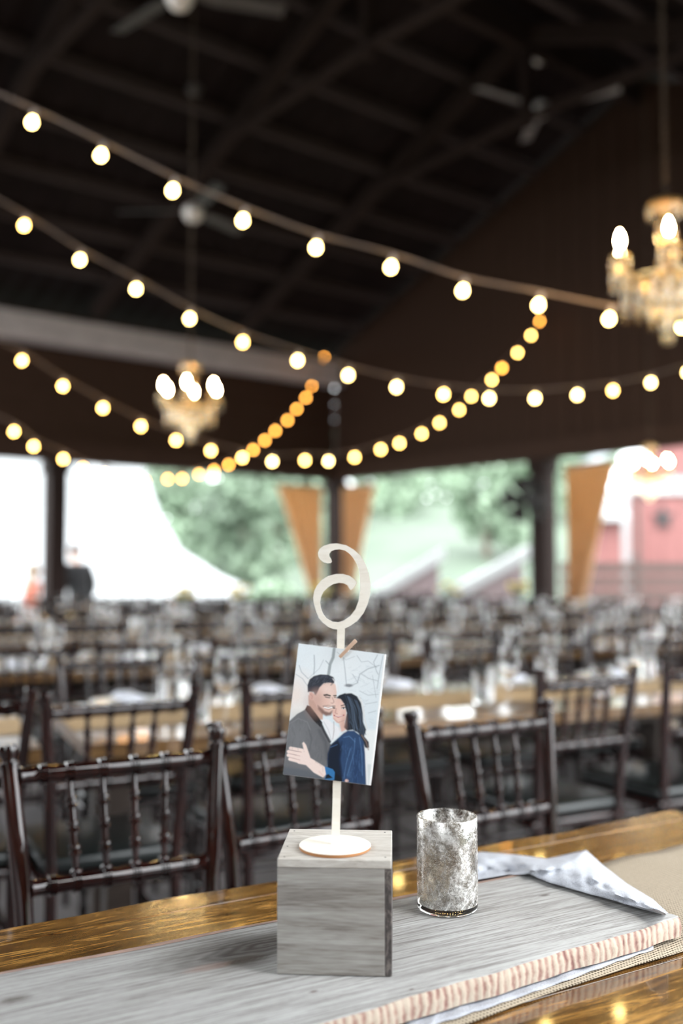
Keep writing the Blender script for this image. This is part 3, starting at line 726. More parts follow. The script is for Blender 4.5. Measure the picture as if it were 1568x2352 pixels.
el(785, 1392, 34, 14, (95, 100, 110), .4, .8)
# man
J = (112, 114, 118)
pg([(190, 2230), (205, 2080), (230, 1880), (250, 1715), (320, 1650), (400, 1605), (430, 1590), (540, 1730), (600, 1870), (625, 1930), (608, 2010), (590, 2120), (640, 2260)], J, 8)
el(330, 1860, 90, 150, (128, 130, 134), .8, .6); ln([(430, 1800), (450, 1880), (430, 1980)], 12, (92, 94, 99), 14, .7); ln([(520, 1800), (575, 1900), (590, 2050)], 30, (84, 86, 92), 26, .6); ln([(250, 1740), (330, 1690), (410, 1720), (440, 1790)], 5, (150, 152, 155), 6, .6)
pg([(195, 2120), (420, 2160), (600, 2240), (600, 2300), (180, 2300)], (96, 102, 110), 30, .8)
pg([(535, 1690), (600, 1700), (650, 1740), (720, 1790), (690, 1850), (630, 1905), (600, 1850)], (238, 240, 244), 8)
ln([(650, 1720), (652, 1800), (640, 1880)], 6, (160, 150, 150), 6, .7)
pg([(422, 1480), (480, 1500), (555, 1630), (550, 1700), (520, 1700), (440, 1600), (425, 1560)], (206, 172, 158), 10)
pg([(412, 1570), (440, 1580), (500, 1660), (548, 1728), (530, 1770), (470, 1710), (392, 1608)], (36, 36, 40), 6)
ln([(530, 1730), (560, 1800), (615, 1900)], 22, (52, 54, 60), 8, .9); ln([(560, 1720), (600, 1790), (630, 1890)], 8, (210, 214, 220), 6, .8)
pg([(430, 1450), (480, 1470), (510, 1420), (560, 1372), (640, 1362), (668, 1390), (676, 1450), (672, 1520), (662, 1570), (642, 1625), (620, 1655), (580, 1662), (545, 1640), (500, 1590), (470, 1530), (434, 1515)], (230, 198, 186), 8)
el(600, 1420, 60, 50, (243, 220, 211), .8, .7)
pg([(505, 1570), (545, 1600), (570, 1625), (610, 1638), (640, 1618), (626, 1658), (580, 1666), (545, 1646), (510, 1605)], (142, 112, 104), 16, .85); ln([(555, 1580), (600, 1572), (640, 1578)], 9, (150, 116, 106), 8, .7)
ln([(566, 1588), (600, 1596), (634, 1586)], 13, (250, 248, 248), 5); ln([(560, 1582), (600, 1604), (636, 1592)], 4, (140, 88, 84), 5, .8)
ln([(565, 1484), (590, 1480), (618, 1490)], 9, (66, 56, 54), 5); ln([(588, 1500), (610, 1504)], 6, (80, 64, 60), 5, .8); ln([(655, 1488), (672, 1486)], 8, (70, 58, 56), 5); ln([(640, 1500), (656, 1545), (636, 1556)], 5, (196, 152, 140), 6, .8)
el(449, 1488, 19, 36, (228, 184, 174), .2); ln([(440, 1470), (458, 1490), (452, 1512)], 6, (190, 136, 128), 6, .8)
pg([(418, 1455), (414, 1390), (432, 1340), (470, 1308), (530, 1292), (600, 1296), (645, 1315), (660, 1345), (652, 1372), (600, 1366), (560, 1372), (522, 1412), (500, 1460), (484, 1478), (470, 1450), (432, 1448)], (58, 62, 72), 8)
pg([(436, 1440), (500, 1440), (490, 1480), (470, 1455)], (92, 90, 96), 16, .7); ln([(480, 1340), (560, 1310), (630, 1330)], 14, (84, 92, 106), 14, .6); ln([(640, 1330), (672, 1370), (680, 1440)], 9, (250, 250, 252), 8, .8)
# woman
pg([(645, 1570), (668, 1520), (695, 1495), (735, 1540), (762, 1620), (760, 1680), (745, 1720), (760, 1790), (720, 1810), (700, 1735), (672, 1726), (645, 1692), (636, 1640)], (236, 200, 188), 8)
ln([(640, 1590), (660, 1592)], 8, (60, 46, 44), 5); ln([(724, 1598), (750, 1592)], 9, (50, 40, 40), 5); ln([(716, 1578), (748, 1566)], 6, (80, 60, 56), 5, .8); el(738, 1602, 12, 6, (235, 235, 238), .3, .7); el(738, 1602, 5, 5, (40, 34, 34), .3)
ln([(655, 1664), (690, 1676), (740, 1660)], 9, (190, 90, 90), 5); ln([(664, 1667), (692, 1672), (728, 1664)], 4, (248, 240, 240), 4); ln([(676, 1600), (664, 1640), (684, 1648)], 5, (206, 160, 148), 6, .8); el(665, 1630, 16, 22, (222, 168, 156), .7, .5)
HR = (38, 44, 54)
pg([(672, 1505), (700, 1480), (750, 1462), (810, 1462), (860, 1490), (895, 1550), (910, 1640), (912, 1720), (940, 1790), (922, 1850), (962, 1900), (966, 1950), (935, 1960), (905, 1890), (870, 1820), (820, 1790), (770, 1800), (742, 1770), (756, 1700), (768, 1640), (745, 1560), (712, 1515)], HR, 9)
for pts in ([(780, 1500), (840, 1580), (880, 1700), (900, 1800)], [(770, 1560), (800, 1680), (860, 1780)], [(850, 1530), (892, 1640)], [(790, 1720), (840, 1770), (890, 1800), (925, 1870)]): ln(pts, 6, (88, 108, 130), 8, .65)
ln([(880, 1490), (915, 1580), (925, 1690), (950, 1780)], 7, (232, 222, 216), 10, .6); ln([(900, 1840), (940, 1900), (960, 1970)], 9, (150, 128, 116), 10, .8); ln([(760, 1465), (820, 1452), (870, 1480)], 6, (240, 244, 248), 8, .6)
pg([(775, 1800), (830, 1800), (885, 1840), (918, 1900), (930, 2000), (938, 2290), (640, 2290), (590, 2160), (595, 2010), (625, 1925), (690, 1865), (740, 1820)], (50, 76, 112), 9)
pg([(596, 2010), (620, 1930), (690, 1880), (720, 1960), (705, 2060), (730, 2250), (640, 2200), (590, 2130)], (26, 36, 52), 22)
for pts in ([(740, 1860), (790, 1850), (840, 1900)], [(840, 1870), (830, 2000), (770, 2200)], [(880, 1860), (900, 1990), (905, 2200)], [(800, 1960), (760, 2100), (740, 2230)]): ln(pts, 6, (104, 140, 186), 8, .6)
ln([(720, 1900), (700, 2050), (720, 2220)], 16, (24, 40, 70), 18, .7); ln([(860, 1980), (850, 2260)], 40, (30, 54, 92), 40, .6); ln([(620, 1950), (680, 1925)], 6, (80, 120, 170), 6, .7)
ln([(936, 1960), (950, 2280)], 16, (236, 240, 242), 8)
# her hand on his arm
SK = (244, 224, 217)
pg([(575, 2130), (585, 2190), (552, 2222), (470, 2178), (400, 2110), (330, 2096), (300, 2060), (330, 1990), (385, 1990), (365, 1915), (380, 1900), (402, 1930), (420, 1985), (440, 2045), (505, 2085)], SK, 7)
for (a, b) in (((262, 1958), (370, 1978)), ((244, 1988), (350, 2010)), ((242, 2020), (345, 2045)), ((256, 2055), (345, 2078))): ln([a, b], 30, SK, 6)
for (a, b) in (((262, 1974), (360, 1994)), ((252, 2005), (345, 2028)), ((258, 2040), (345, 2064))): ln([a, b], 5, (190, 150, 142), 5, .8)
ln([(520, 2170), (560, 2215)], 14, (224, 190, 180), 14, .5)
pg([(566, 2120), (640, 2148), (662, 2180), (655, 2240), (560, 2262), (578, 2190)], (58, 122, 180), 6); pg([(660, 2170), (720, 2230), (730, 2290), (650, 2290), (655, 2220)], (24, 28, 36), 10); pg([(580, 2200), (600, 2190), (640, 2225), (570, 2235)], (24, 30, 40), 8)
el(765, 2250, 16, 14, (238, 200, 190), .3)
# modelling of the forms in the print: soft light and shade as photographed in it, hair strands, cloth grain
el(470, 1560, 60, 90, (190, 150, 138), .9, .45); el(505, 1520, 45, 70, (206, 168, 156), .9, .5); el(632, 1530, 26, 60, (248, 226, 216), .9, .6); el(590, 1540, 40, 26, (236, 196, 182), .8, .5)
el(700, 1640, 34, 60, (246, 214, 202), .9, .5); el(742, 1690, 22, 46, (206, 164, 150), .9, .5); el(735, 1760, 26, 40, (196, 152, 138), .9, .5)
gq = np.random.RandomState(5)
for _ in range(90):
    x0 = gq.uniform(430, 640); y0 = 1300 + abs(x0 - 545) * .18 + gq.uniform(0, 60); ln([(x0, y0 + 20), (x0 + gq.uniform(8, 30), y0 - 4)], 3, (30, 32, 40) if gq.rand() < .6 else (110, 118, 130), 4, .5)
for _ in range(70):
    t0 = gq.uniform(0, 1); x0 = 770 + 120 * t0; pts_ = [(x0 - 25, 1475 + 60 * t0), (x0 + 10, 1580 + 40 * t0), (x0 + gq.uniform(0, 35), 1700), (x0 + gq.uniform(20, 60), 1790 + 50 * t0)]
    ln(pts_, 3, (20, 24, 32) if gq.rand() < .55 else (98, 116, 138), 5, .4)
for _ in range(120):
    x0, y0 = gq.uniform(230, 560), gq.uniform(1700, 2170)
    if x0 < 560 - (2170 - y0) * .1 and not (x0 < 470 and y0 > 1940): ln([(x0, y0), (x0 + gq.uniform(-18, 18), y0 + gq.uniform(20, 60))], 6, (132, 134, 138) if gq.rand() < .5 else (88, 90, 95), 12, .28)
for _ in range(110):
    x0, y0 = gq.uniform(720, 915), gq.uniform(1880, 2230); ln([(x0, y0), (x0 + gq.uniform(-14, 8), y0 + gq.uniform(20, 70))], 4, (96, 132, 180) if gq.rand() < .45 else (26, 48, 86), 7, .3)
# features last, so the soft shading does not wash them out
ln([(562, 1478), (590, 1474), (620, 1484)], 9, (52, 42, 40), 5); ln([(574, 1496), (596, 1501), (616, 1503)], 7, (40, 32, 30), 4); ln([(648, 1484), (673, 1482)], 8, (56, 44, 42), 5); ln([(654, 1500), (670, 1499)], 6, (44, 36, 34), 4)
ln([(634, 1500), (652, 1540), (640, 1552), (624, 1550)], 5, (178, 128, 116), 5, .85); ln([(560, 1582), (598, 1592), (638, 1582)], 5, (120, 66, 62), 4, .9); ln([(566, 1590), (600, 1599), (634, 1590)], 11, (252, 250, 250), 4); ln([(568, 1600), (602, 1611), (630, 1600)], 4, (150, 90, 86), 4, .9)
pg([(508, 1575), (546, 1606), (568, 1626), (608, 1640), (642, 1616), (626, 1660), (580, 1667), (545, 1647), (512, 1608)], (112, 84, 78), 20, .55)
ln([(640, 1580), (662, 1578)], 6, (60, 46, 42), 4); ln([(718, 1574), (752, 1566)], 7, (62, 46, 42), 4); ln([(642, 1596), (660, 1599)], 7, (36, 28, 28), 4); el(738, 1598, 15, 8, (240, 240, 242), .3); el(738, 1598, 7, 7, (34, 26, 26), .3); ln([(720, 1594), (738, 1588), (756, 1594)], 5, (34, 26, 26), 3)
ln([(672, 1600), (662, 1640), (684, 1648)], 5, (190, 140, 128), 5, .9); ln([(652, 1662), (690, 1678), (742, 1660)], 8, (176, 74, 78), 4); ln([(664, 1666), (692, 1673), (730, 1664)], 4, (250, 244, 244), 3); ln([(648, 1690), (690, 1728), (744, 1706)], 6, (198, 152, 140), 10, .7)
img *= 1 + gq.normal(0, .018, img.shape[:2])[..., None]
img = np.clip(img * 1.0, 0, 1)
# narrow white margin along the right edge
mixin(np.clip((gx - .984) / .006, 0, 1), (250, 251, 252))
mb = MB()
tilt = Vector((0, 1, 0))
mb.grid([[ex * (i / NX) + ey * (j / NY) + tilt * (.0011 * math.sin(math.pi * i / NX) + .0016 * (j / NY) ** 2) for i in range(NX + 1)] for j in range(NY + 1)])
me = bpy.data.meshes.new('front_print'); me.from_pydata(mb.v, [], mb.f)
ca = me.color_attributes.new('print', 'FLOAT_COLOR', 'POINT')
ca.data.foreach_set('color', np.concatenate([img.reshape(-1, 3), np.ones(((NX + 1) * (NY + 1), 1))], 1).astype(np.float32).ravel())
m, nt, N_, L_, P_ = nodes_of('printed_picture')
at_n = N_.new('ShaderNodeAttribute'); at_n.attribute_name = 'print'; L_.new(at_n.outputs['Color'], P_.inputs['Base Color']); P_.inputs['Roughness'].default_value = .32
me.materials.append(m); me.polygons.foreach_set('use_smooth', [True] * len(me.polygons))
fp = link('front_print', me, photo)
mb = MB()
off = Vector((.0009, .0009, -.0004))
mb.grid([[ex * (i / 10) + ey * (j / 12) + off + tilt * (.0011 * math.sin(math.pi * i / 10) + .0016 * (j / 12) ** 2) for i in range(11)] for j in range(13)])
o = mb.build('backing_print', M['white_card'], photo, smooth=80); s_ = o.modifiers.new('solid', 'SOLIDIFY'); s_.thickness = .0008; s_.offset = 0

# clothespin
pc0, pc1 = at(779.5, 1509.5, yd - .004), at(816, 1470, yd - .002)
pin = empty('clothespin', pc0, 0, 'tiny pale wooden clothespin gripping the top of the photo', 'clothespin')
d = (pc1 - pc0); Lp = d.length; dn_ = d.normalized(); sd_ = Vector((0, 1, 0)); nn = sd_.cross(dn_).normalized()
Mx = Matrix(((dn_.x, nn.x, sd_.x, 0), (dn_.y, nn.y, sd_.y, 0), (dn_.z, nn.z, sd_.z, 0), (0, 0, 0, 1)))
for sgn, off_ in ((-1, -.0008), (1, .0102)):
    mb = MB(); w = .0019
    mb.hexa([(0, -w, -.0005), (Lp, -w, -.0022 * 1), (Lp, w, -.0022), (0, w, -.0005), (0, -w, .0008), (Lp, -w, .0006), (Lp, w, .0006), (0, w, .0008)])
    o = mb.build('arm', M['pin_wood'], pin); o.matrix_local = Matrix.Translation((0, off_, 0)) @ Mx; bevel(o, .0003)
mb = MB()
for k in range(3): mb.tube([(Lp * .42 + .0011 * math.cos(a), -.0024 + .0024 * k, .0042 + .0056 * math.sin(a)) for a in [2 * math.pi * q / 16 for q in range(17)]], .0003, 5)
o = mb.build('spring', M['steel'], pin); o.matrix_local = Mx

# ------------------------------------------------------------------ silvered glass votive
gc = on(1022, 2113, BZ); GY = gc.y + .041
gx_ = (1022.5 - W / 2) / F * GY * 1.0
gl = empty('candle_holder', (gx_, GY, BZ + .0008), 0, 'mottled silver mercury glass candle cylinder standing on the board', 'candle holder')
R, GH = .0402, .1225
mb = MB(); mb.lathe([(R, .010), (R + .0003, .04), (R, .09), (R, GH - .001), (R - .0008, GH), (R - .0022, GH), (R - .0028, GH - .001), (R - .003, .06), (R - .003, .014), (R - .006, .0115), (.002, .0112)], 72, caps=False)
mb.build('silvered_wall', M['mercury'], gl, smooth=60)
mb = MB(); mb.lathe([(.002, 0), (R - .006, 0), (R - .001, .0022), (R, .006), (R, .0098), (R - .004, .0108), (.002, .0108)], 72); o = mb.build('glass_base', M['clear_glass'], gl, smooth=60); o['label'] = 'thick clear glass bottom'

# ================================================================== CHAIRS
def hw(z):
    pts = [(0, .168), (.45, .166), (.655, .176), (.855, .194), (.93, .201)]
    for (z0, a), (z1, b) in zip(pts, pts[1:]):
        if z <= z1: return a + (b - a) * (z - z0) / (z1 - z0)
    return .2
def by(z): return -.0 if z < .45 else -.055 * ((z - .45) / .47) ** 1.3      # recline
CH_H = .925
rail_prof = []
def rail_profile(marks, r):
    pr = [(0, r * .8), (.012, r * 1.15), (.03, r * .95)]
    for m_ in marks:
        pr += [(m_ - .024, r), (m_ - .02, r * 1.28), (m_ - .013, r * 1.28), (m_ - .009, r), (m_ - .0045, r * 1.22), (m_ + .0045, r * 1.22), (m_ + .009, r), (m_ + .013, r * 1.28), (m_ + .02, r * 1.28), (m_ + .024, r)]
    return pr + [(.97, r * .95), (.988, r * 1.15), (1, r * .8)]
SPF = (.255, .42, .585, .75)
def spindle_profile(r):
    pr = [(0, r * .75), (.03, r * 1.5), (.06, r * 1.5), (.085, r * .7)]
    for c in (.26, .50, .74):
        pr += [(c - .055, r * 1.05), (c - .045, r * 1.55), (c - .022, r * 1.6), (c - .010, r), (c + .010, r), (c + .022, r * 1.6), (c + .045, r * 1.55), (c + .055, r * 1.05)]
    return pr + [(.93, r * .78), (.96, r * .75), (1, r * .8)]
def chair_shapes(n):
    """list of (part name, MB, material key) in chair space: back at y=0, facing +Y"""
    out = []; r = .0158
    for s in (-1, 1):
        mb = MB(); zs = [0, .02, .2, .45, .56, .655, .76, .87]
        path = [(s * hw(z), by(z), z) for z in zs]; rad = [r * .7, r * .75, r * .92, r, r, r * 1.05, r * 1.05, r]
        for z, q in ((.888, 1.0), (.889, 1.1), (.895, 1.1), (.897, .80), (.901, .76), (.909, 1.0), (.919, 1.12), (CH_H, 1.0)):
            path.append((s * hw(z), by(z), z)); rad.append(r * q)
        mb.tube(path, rad, n); out.append(('back_post', mb, 'mahogany'))
    for s in (-1, 1):
        mb = MB(); mb.turned((s * .185, .375, 0), (s * .18, .36, .43), [(0, .010), (.03, .012), (.2, .013), (.22, .017), (.25, .017), (.27, .013), (.7, .016), (.72, .019), (.75, .019), (.77, .016), (1, .016)], n); out.append(('leg', mb, 'mahogany'))
    for nm, z, rr in (('top_rail', .870, .0150), ('lower_rail', .678, .0150)):
        w = hw(z) - .012; mb = MB(); mb.turned((-w, by(z), z), (w, by(z), z), rail_profile((.12,) + SPF + (.88,), rr), n); out.append((nm, mb, 'mahogany'))
    for f in SPF:
        w0, w1 = hw(.678) - .012, hw(.870) - .012
        mb = MB(); mb.turned((-w0 + 2 * w0 * f, by(.68), .688), (-w1 + 2 * w1 * f, by(.868), .860), spindle_profile(.0072), n); out.append(('spindle', mb, 'mahogany'))
    mb = MB(); mb.rbox((0, .19, .437), (.39, .405, .026), .008, 2); out.append(('seat', mb, 'mahogany'))
    mb = MB(); mb.rbox((0, .192, .472), (.385, .395, .043), .018, 3); out.append(('cushion', mb, 'vinyl'))
    for s in (-1, 1):
        for z in (.14, .25):
            mb = MB(); mb.turned((s * .166, 0, z), (s * .183, .37, z), [(0, .008), (.2, .0105), (.5, .0095), (.8, .0105), (1, .008)], n); out.append(('stretcher', mb, 'mahogany'))
    for y, z, w in ((.37, .16, .183), (0, .22, .167), (.37, .30, .183)):
        mb = MB(); mb.turned((-w, y, z), (w, y, z), [(0, .008), (.2, .0105), (.5, .0095), (.8, .0105), (1, .008)], n); out.append(('stretcher', mb, 'mahogany'))
    return out
detail = [(n, mb.mesh(n, M[k], smooth=55)) for n, mb, k in chair_shapes(12)]
middle = [(n, mb.mesh(n, M[k], smooth=55)) for n, mb, k in chair_shapes(7)]
low = MB()
for n, mb, k in chair_shapes(5):
    o0 = len(low.v); low.v += mb.v
    for f in mb.f: low.f.append([i + o0 for i in f]); low.mi.append(1 if k == 'vinyl' else 0)
low_me = low.mesh('dining_chair', [M['mahogany'], M['vinyl']], smooth=55)
def chair(p, fdir, label, group, lod=0):
    """p: floor point under the middle of the back; fdir: facing direction"""
    rz = math.atan2(fdir.y, fdir.x) - math.pi / 2
    if lod == 2:
        o = link('dining_chair', low_me); o.location = (p.x, p.y, 0); o.rotation_euler = (0, 0, rz); return tag(o, label, 'chair', group)
    r = empty('dining_chair', (p.x, p.y, 0), rz, label, 'chair', group)
    for n, me in (detail if lod == 0 else middle): link(n, me, r)
    return r
def chair_fin(l, rgt, toward, label, group, lod=0):
    """from the two post tops as seen in the photograph; toward: +1 faces the camera, -1 faces away"""
    a, b = on(l[0], l[1], CH_H), on(rgt[0], rgt[1], CH_H); d = b - a; d.z = 0; d.normalize()
    f = Vector((d.y, -d.x, 0)) * toward; m_ = (a + b) / 2; m_.z = 0
    return chair(m_ - f * by(CH_H), f, label, group, lod)
GA, GB = 'chairs along the far side of the front table', 'chairs with their backs to us at the second table'
chair_fin((25, 1712), (492, 1672), 1, 'sharpest dark mahogany chair at the front table, left of the wooden box', GA)
chair_fin((515, 1655), (842, 1626), 1, 'dark mahogany chair behind the wooden box, half hidden by the photo', GA)
chair_fin((958, 1632), (1240, 1606), 1, 'dark mahogany chair directly behind the silver candle glass', GA)

# row directions for the blurred tables
QA = math.radians(24); Q = Vector((math.cos(QA), math.sin(QA), 0)); QN = Vector((-math.sin(QA), math.cos(QA), 0))
chair_fin((-300, 1600), (62, 1580), -1, 'mahogany chair at the second table cut off by the left edge of the photo', GB)
chair_fin((125, 1590), (430, 1572), -1, 'blurred mahogany chair seen through the sharpest chair, at the second table', GB)
chair_fin((572, 1562), (840, 1546), -1, 'blurred mahogany chair behind the couple photo, at the second table', GB)
chair_fin((1258, 1538), (1442, 1526), -1, 'blurred mahogany chair right of the one behind the candle glass', GB)
chair_fin((1530, 1520), (1720, 1508), -1, 'blurred mahogany chair at the right edge of the photo, second table', GB)

# blurred tables, runners, settings
glass_prof = [(.034, 0), (.034, .003), (.006, .006), (.004, .05), (.004, .085), (.02, .10), (.036, .13), (.038, .16), (.032, .205), (.0305, .205), (.0362, .16), (.034, .131), (.018, .103), (.0005, .096)]
mbg = MB(); mbg.lathe(glass_prof, 14, caps=False); wine_me = mbg.mesh('wine_glass', M['clear_glass'], smooth=70)
mbg = MB(); mbg.lathe([(.0005, 0), (.034, 0), (.036, .004), (.040, .12), (.0385, .12), (.0345, .01), (.0005, .008)], 14, caps=False); tum_me = mbg.mesh('water_glass', M['clear_glass'], smooth=70)
mbg = MB(); mbg.lathe([(.0005, .004), (.08, .004), (.085, 0), (.09, .004), (.132, .018), (.133, .021), (.09, .009), (.075, .007), (.0005, .007)], 24, caps=False); plate_me = mbg.mesh('dinner_plate', M['china'], smooth=60)
mbg = MB(); mbg.rbox((0, 0, .009), (.075, .18, .014), .006, 1); mbg.rbox((.005, .0, .0195), (.06, .17, .008), .004, 1); nap_me = mbg.mesh('folded_napkin', M['napkin'], smooth=50)
def put(name, me, p, rz, label, cat, group):
    o = link(name, me); o.location = p; o.rotation_euler = (0, 0, rz); return tag(o, label, cat, group)
ORD = {1: 'second', 2: 'third', 3: 'fourth', 4: 'fifth', 5: 'sixth'}
def table(center, length, name, ordn):
    r = empty('banquet_table', (center.x, center.y, 0), QA, 'long brown plank banquet table, ' + name, 'table', 'banquet tables in the blurred rows')
    ny = 5
    for k in range(ny):
        mb = MB(); y = -.42 + .84 * (k + .5) / ny; mb.box((0, y, TABLE_Z - .02), (length, .84 / ny - .003, .04)); mb.build('plank', M['far_table_wood'], r)
    for x in (-length / 2 + .15, length / 2 - .15):
        for y in (-.11, .11):
            mb = MB(); mb.box((x, y, (TABLE_Z - .04) / 2), (.08, .08, TABLE_Z - .042)); mb.build('leg', M['table_base'], r)
    mb = MB(); mb.box((0, 0, TABLE_Z - .08), (length - .3, .3, .06)); mb.build('apron', M['table_base'], r)
    rr = empty('table_runner', (center.x, center.y, TABLE_Z + .001), QA, 'tan burlap runner along the ' + name, 'table runner', 'burlap runners on the blurred tables')
    mb = MB(); mb.grid([[(-length / 2 - .0 + length * i / 20, -.17 + .34 * j / 6, .002 + .0015 * math.sin(i * 1.3 + j)) for j in range(7)] for i in range(21)]); mb.build('cloth', M['burlap_far'], rr, smooth=80)
    return r
def inside(p, m_=.5):
    a = (C0 - Vector((p.x, p.y, 0))).dot(U); b = (Vector((p.x, p.y, 0)) - C0).dot(Wd); return a > m_ and b > m_
def in_view(p, pad=.35): return abs(p.x) < .345 * p.y + pad
reg = {}
def note(o, key, what, where): reg.setdefault((key, what, where), []).append(o)
NTH = ['leftmost', 'second', 'third', 'fourth', 'fifth', 'sixth', 'seventh', 'eighth', 'ninth', 'tenth', 'eleventh', 'twelfth', 'thirteenth', 'fourteenth', 'fifteenth', 'sixteenth', 'seventeenth', 'eighteenth', 'nineteenth', 'twentieth']
def label_all():
    for (key, what, where), l in reg.items():
        l.sort(key=lambda o: o.location.x / o.location.y)
        for i, o in enumerate(l):
            o['label'] = ('leftmost %s %s' % (what, where)) if i == 0 else '%s %s from the left %s' % (NTH[i] if i < 20 else '%dth' % (i + 1), what, where)
rng = random.Random(3); tcount = {}; table_list = []
row_c = [Vector((0, 3.53, 0)) + QN * (1.95 * i) for i in range(5)]
tnames = {}
for ri in range(5):
    base = row_c[ri]; ordn = ORD[ri + 1]
    # tables end to end along the row
    tl = 2.6
    for k in range(-4, 6):
        c = base + Q * (k * (tl + .12) + (.35 if ri == 0 else -.4 * ri))
        if not (inside(c + Q * tl / 2, .7) and inside(c - Q * tl / 2, .7)):
            if not inside(c, 1.4): continue
        if not (in_view(c - Q * tl / 2) or in_view(c + Q * tl / 2) or in_view(c)): continue
        half = tl
        ok = inside(c + Q * tl / 2, .6) and inside(c - Q * tl / 2, .6)
        if not ok: continue
        pxc = c.x / c.y
        where = 'to the left' if pxc < -.2 else ('in the middle' if pxc < .12 else 'to the right')
        tcount[(ri, where)] = tcount.get((ri, where), 0) + 1; table(c, tl, '%s row from the front, %s%s' % (ordn, where, '' if tcount[(ri, where)] == 1 else ', farther right'), ordn)
        table_list.append((c, tl, ordn))
        nseat = 5
        for s in range(nseat):
            off = Q * (-tl / 2 + tl * (s + .5) / nseat)
            for side in (-1, 1):
                jit = Q * rng.uniform(-.02, .02) + QN * rng.uniform(-.02, .02)
                pc = c + off + QN * side * .60 + jit
                face = -QN * side; a_ = rng.uniform(-.05, .05); face = Vector((face.x * math.cos(a_) - face.y * math.sin(a_), face.x * math.sin(a_) + face.y * math.cos(a_), 0))
                sd = 'near' if side == -1 else 'far'
                if in_view(pc, .15) and inside(pc, .4) and not (ri == 0 and side == -1):
                    sd = 'near' if side == -1 else 'far'
                    o_ = chair(pc, face, 'blurred dark chair on the %s side of the %s row of tables' % (sd, ordn), 'chairs on the %s side of the %s row' % (sd, ordn), 1 if ri <= 1 else 2); note(o_, 'c', 'blurred dark chair', 'on the %s side of the %s table row' % (sd, ordn))
                ps = c + off + QN * side * .28
                if not in_view(ps, .1): continue
                if ri <= 1 and not (ri == 0 and side == -1):
                    o_ = put('dinner_plate', plate_me, (ps.x, ps.y, TABLE_Z + .001), 0, 'white dinner plate laid on the %s row of tables' % ordn, 'plate', 'plates on the %s row' % ordn); note(o_, 'p', 'white plate', 'along the %s edge of the %s table row' % (sd, ordn))
                    o_ = put('folded_napkin', nap_me, (ps.x, ps.y, TABLE_Z + .0225), QA + rng.uniform(-.1, .1), 'folded pale napkin on a plate in the %s row' % ordn, 'napkin', 'napkins on the %s row' % ordn); note(o_, 'n', 'pale folded napkin', 'along the %s edge of the %s table row' % (sd, ordn))
                pw = ps + Q * .19 - QN * side * .04
                if ri <= 2: o_ = put('wine_glass', wine_me, (pw.x, pw.y, TABLE_Z + .001), 0, 'clear stemmed wine glass set on the %s row of tables' % ordn, 'glass', 'wine glasses on the %s row' % ordn)
                if ri <= 2: note(o_, 'w', 'stemmed wine glass', 'along the %s edge of the %s table row' % (sd, ordn))
                if ri == 0 or (ri == 1 and side == -1):
                    pt = ps + Q * .12 - QN * side * .10
                    o_ = put('water_glass', tum_me, (pt.x, pt.y, TABLE_Z + .0045), 0, 'clear water tumbler set on the %s row of tables' % ordn, 'glass', 'tumblers on the %s row' % ordn); note(o_, 't', 'water tumbler', 'along the %s edge of the %s table row' % (sd, ordn))
# small silvered votives down the middle of each blurred table (the same ware as the sharp one in front)
mbg = MB(); mbg.lathe([(.0005, 0), (.034, 0), (.036, .004), (.037, .05), (.036, .105), (.034, .105), (.034, .01), (.0005, .008)], 18, caps=False); vot_me = mbg.mesh('candle_holder', M['silver'], smooth=60)
for c, tl_, ordn in table_list:
    for q_ in (-.36, -.12, .12, .36):
        pv = c + Q * (tl_ * q_) + QN * rng.uniform(-.06, .06)
        if in_view(pv, .05):
            o_ = put('candle_holder', vot_me, (pv.x, pv.y, TABLE_Z + .0062), 0, 'silvered votive', 'candle holder', 'silvered votives on the blurred tables'); note(o_, 'v', 'shiny silvered votive', 'along the middle of the %s table row' % ordn)
label_all()
# flower jars on the far tables
def bouquet(p, label, s=1.0):
    r = empty('flower_jar', p, 0, label, 'flowers', 'flower jars on the far tables')
    mb = MB(); mb.lathe([(.0005, 0), (.045, 0), (.048, .01), (.048, .11), (.036, .13), (.038, .15), (.034, .15), (.032, .13), (.044, .108), (.044, .012), (.0005, .010)], 16, caps=False); mb.build('jar', M['clear_glass'], r, smooth=60)
    g = random.Random(int(p[0] * 100)); lf = MB(); fw = MB()
    for k in range(16):
        a = g.uniform(0, 6.28); q = g.uniform(.03, .13); z = .2 + g.uniform(0, .12)
        lf.tube([(0, 0, .03), (q * .3 * math.cos(a), q * .3 * math.sin(a), .14), (q * math.cos(a), q * math.sin(a), z)], .003, 4)
        fw.ball((q * math.cos(a), q * math.sin(a), z), g.uniform(.022, .034), 6, .7)
        b = a + .6; lf.grid([[(q * math.cos(b) * t, q * math.sin(b) * t, .14 + .1 * t + w) for w in (-.018 * (1 - abs(2 * t - 1)), .018 * (1 - abs(2 * t - 1)))] for t in (0, .5, 1, 1.4)])
    lf.build('stems', M['leaf_mid'], r); fw.build('blossoms', M['flower'], r, smooth=True)
    r.scale = (s, s, s); return r
for px, ri, lab in ((750, 3, 'jar of yellow flowers behind the numeral'), (1045, 3, 'jar of yellow flowers left of the fan post'), (1205, 3, 'jar of yellow flowers at the foot of the fan post'), (430, 3, 'jar of pale yellow flowers below the white tent'), (560, 3, 'jar of pale yellow flowers left of the left drape')):
    b = row_c[ri]; k = (px - W / 2) / F; t = (k * b.y - b.x) / (Q.x - k * Q.y); q = b + Q * t
    q += QN * .13
    bouquet((q.x, q.y, TABLE_Z + .0065), lab, .95)

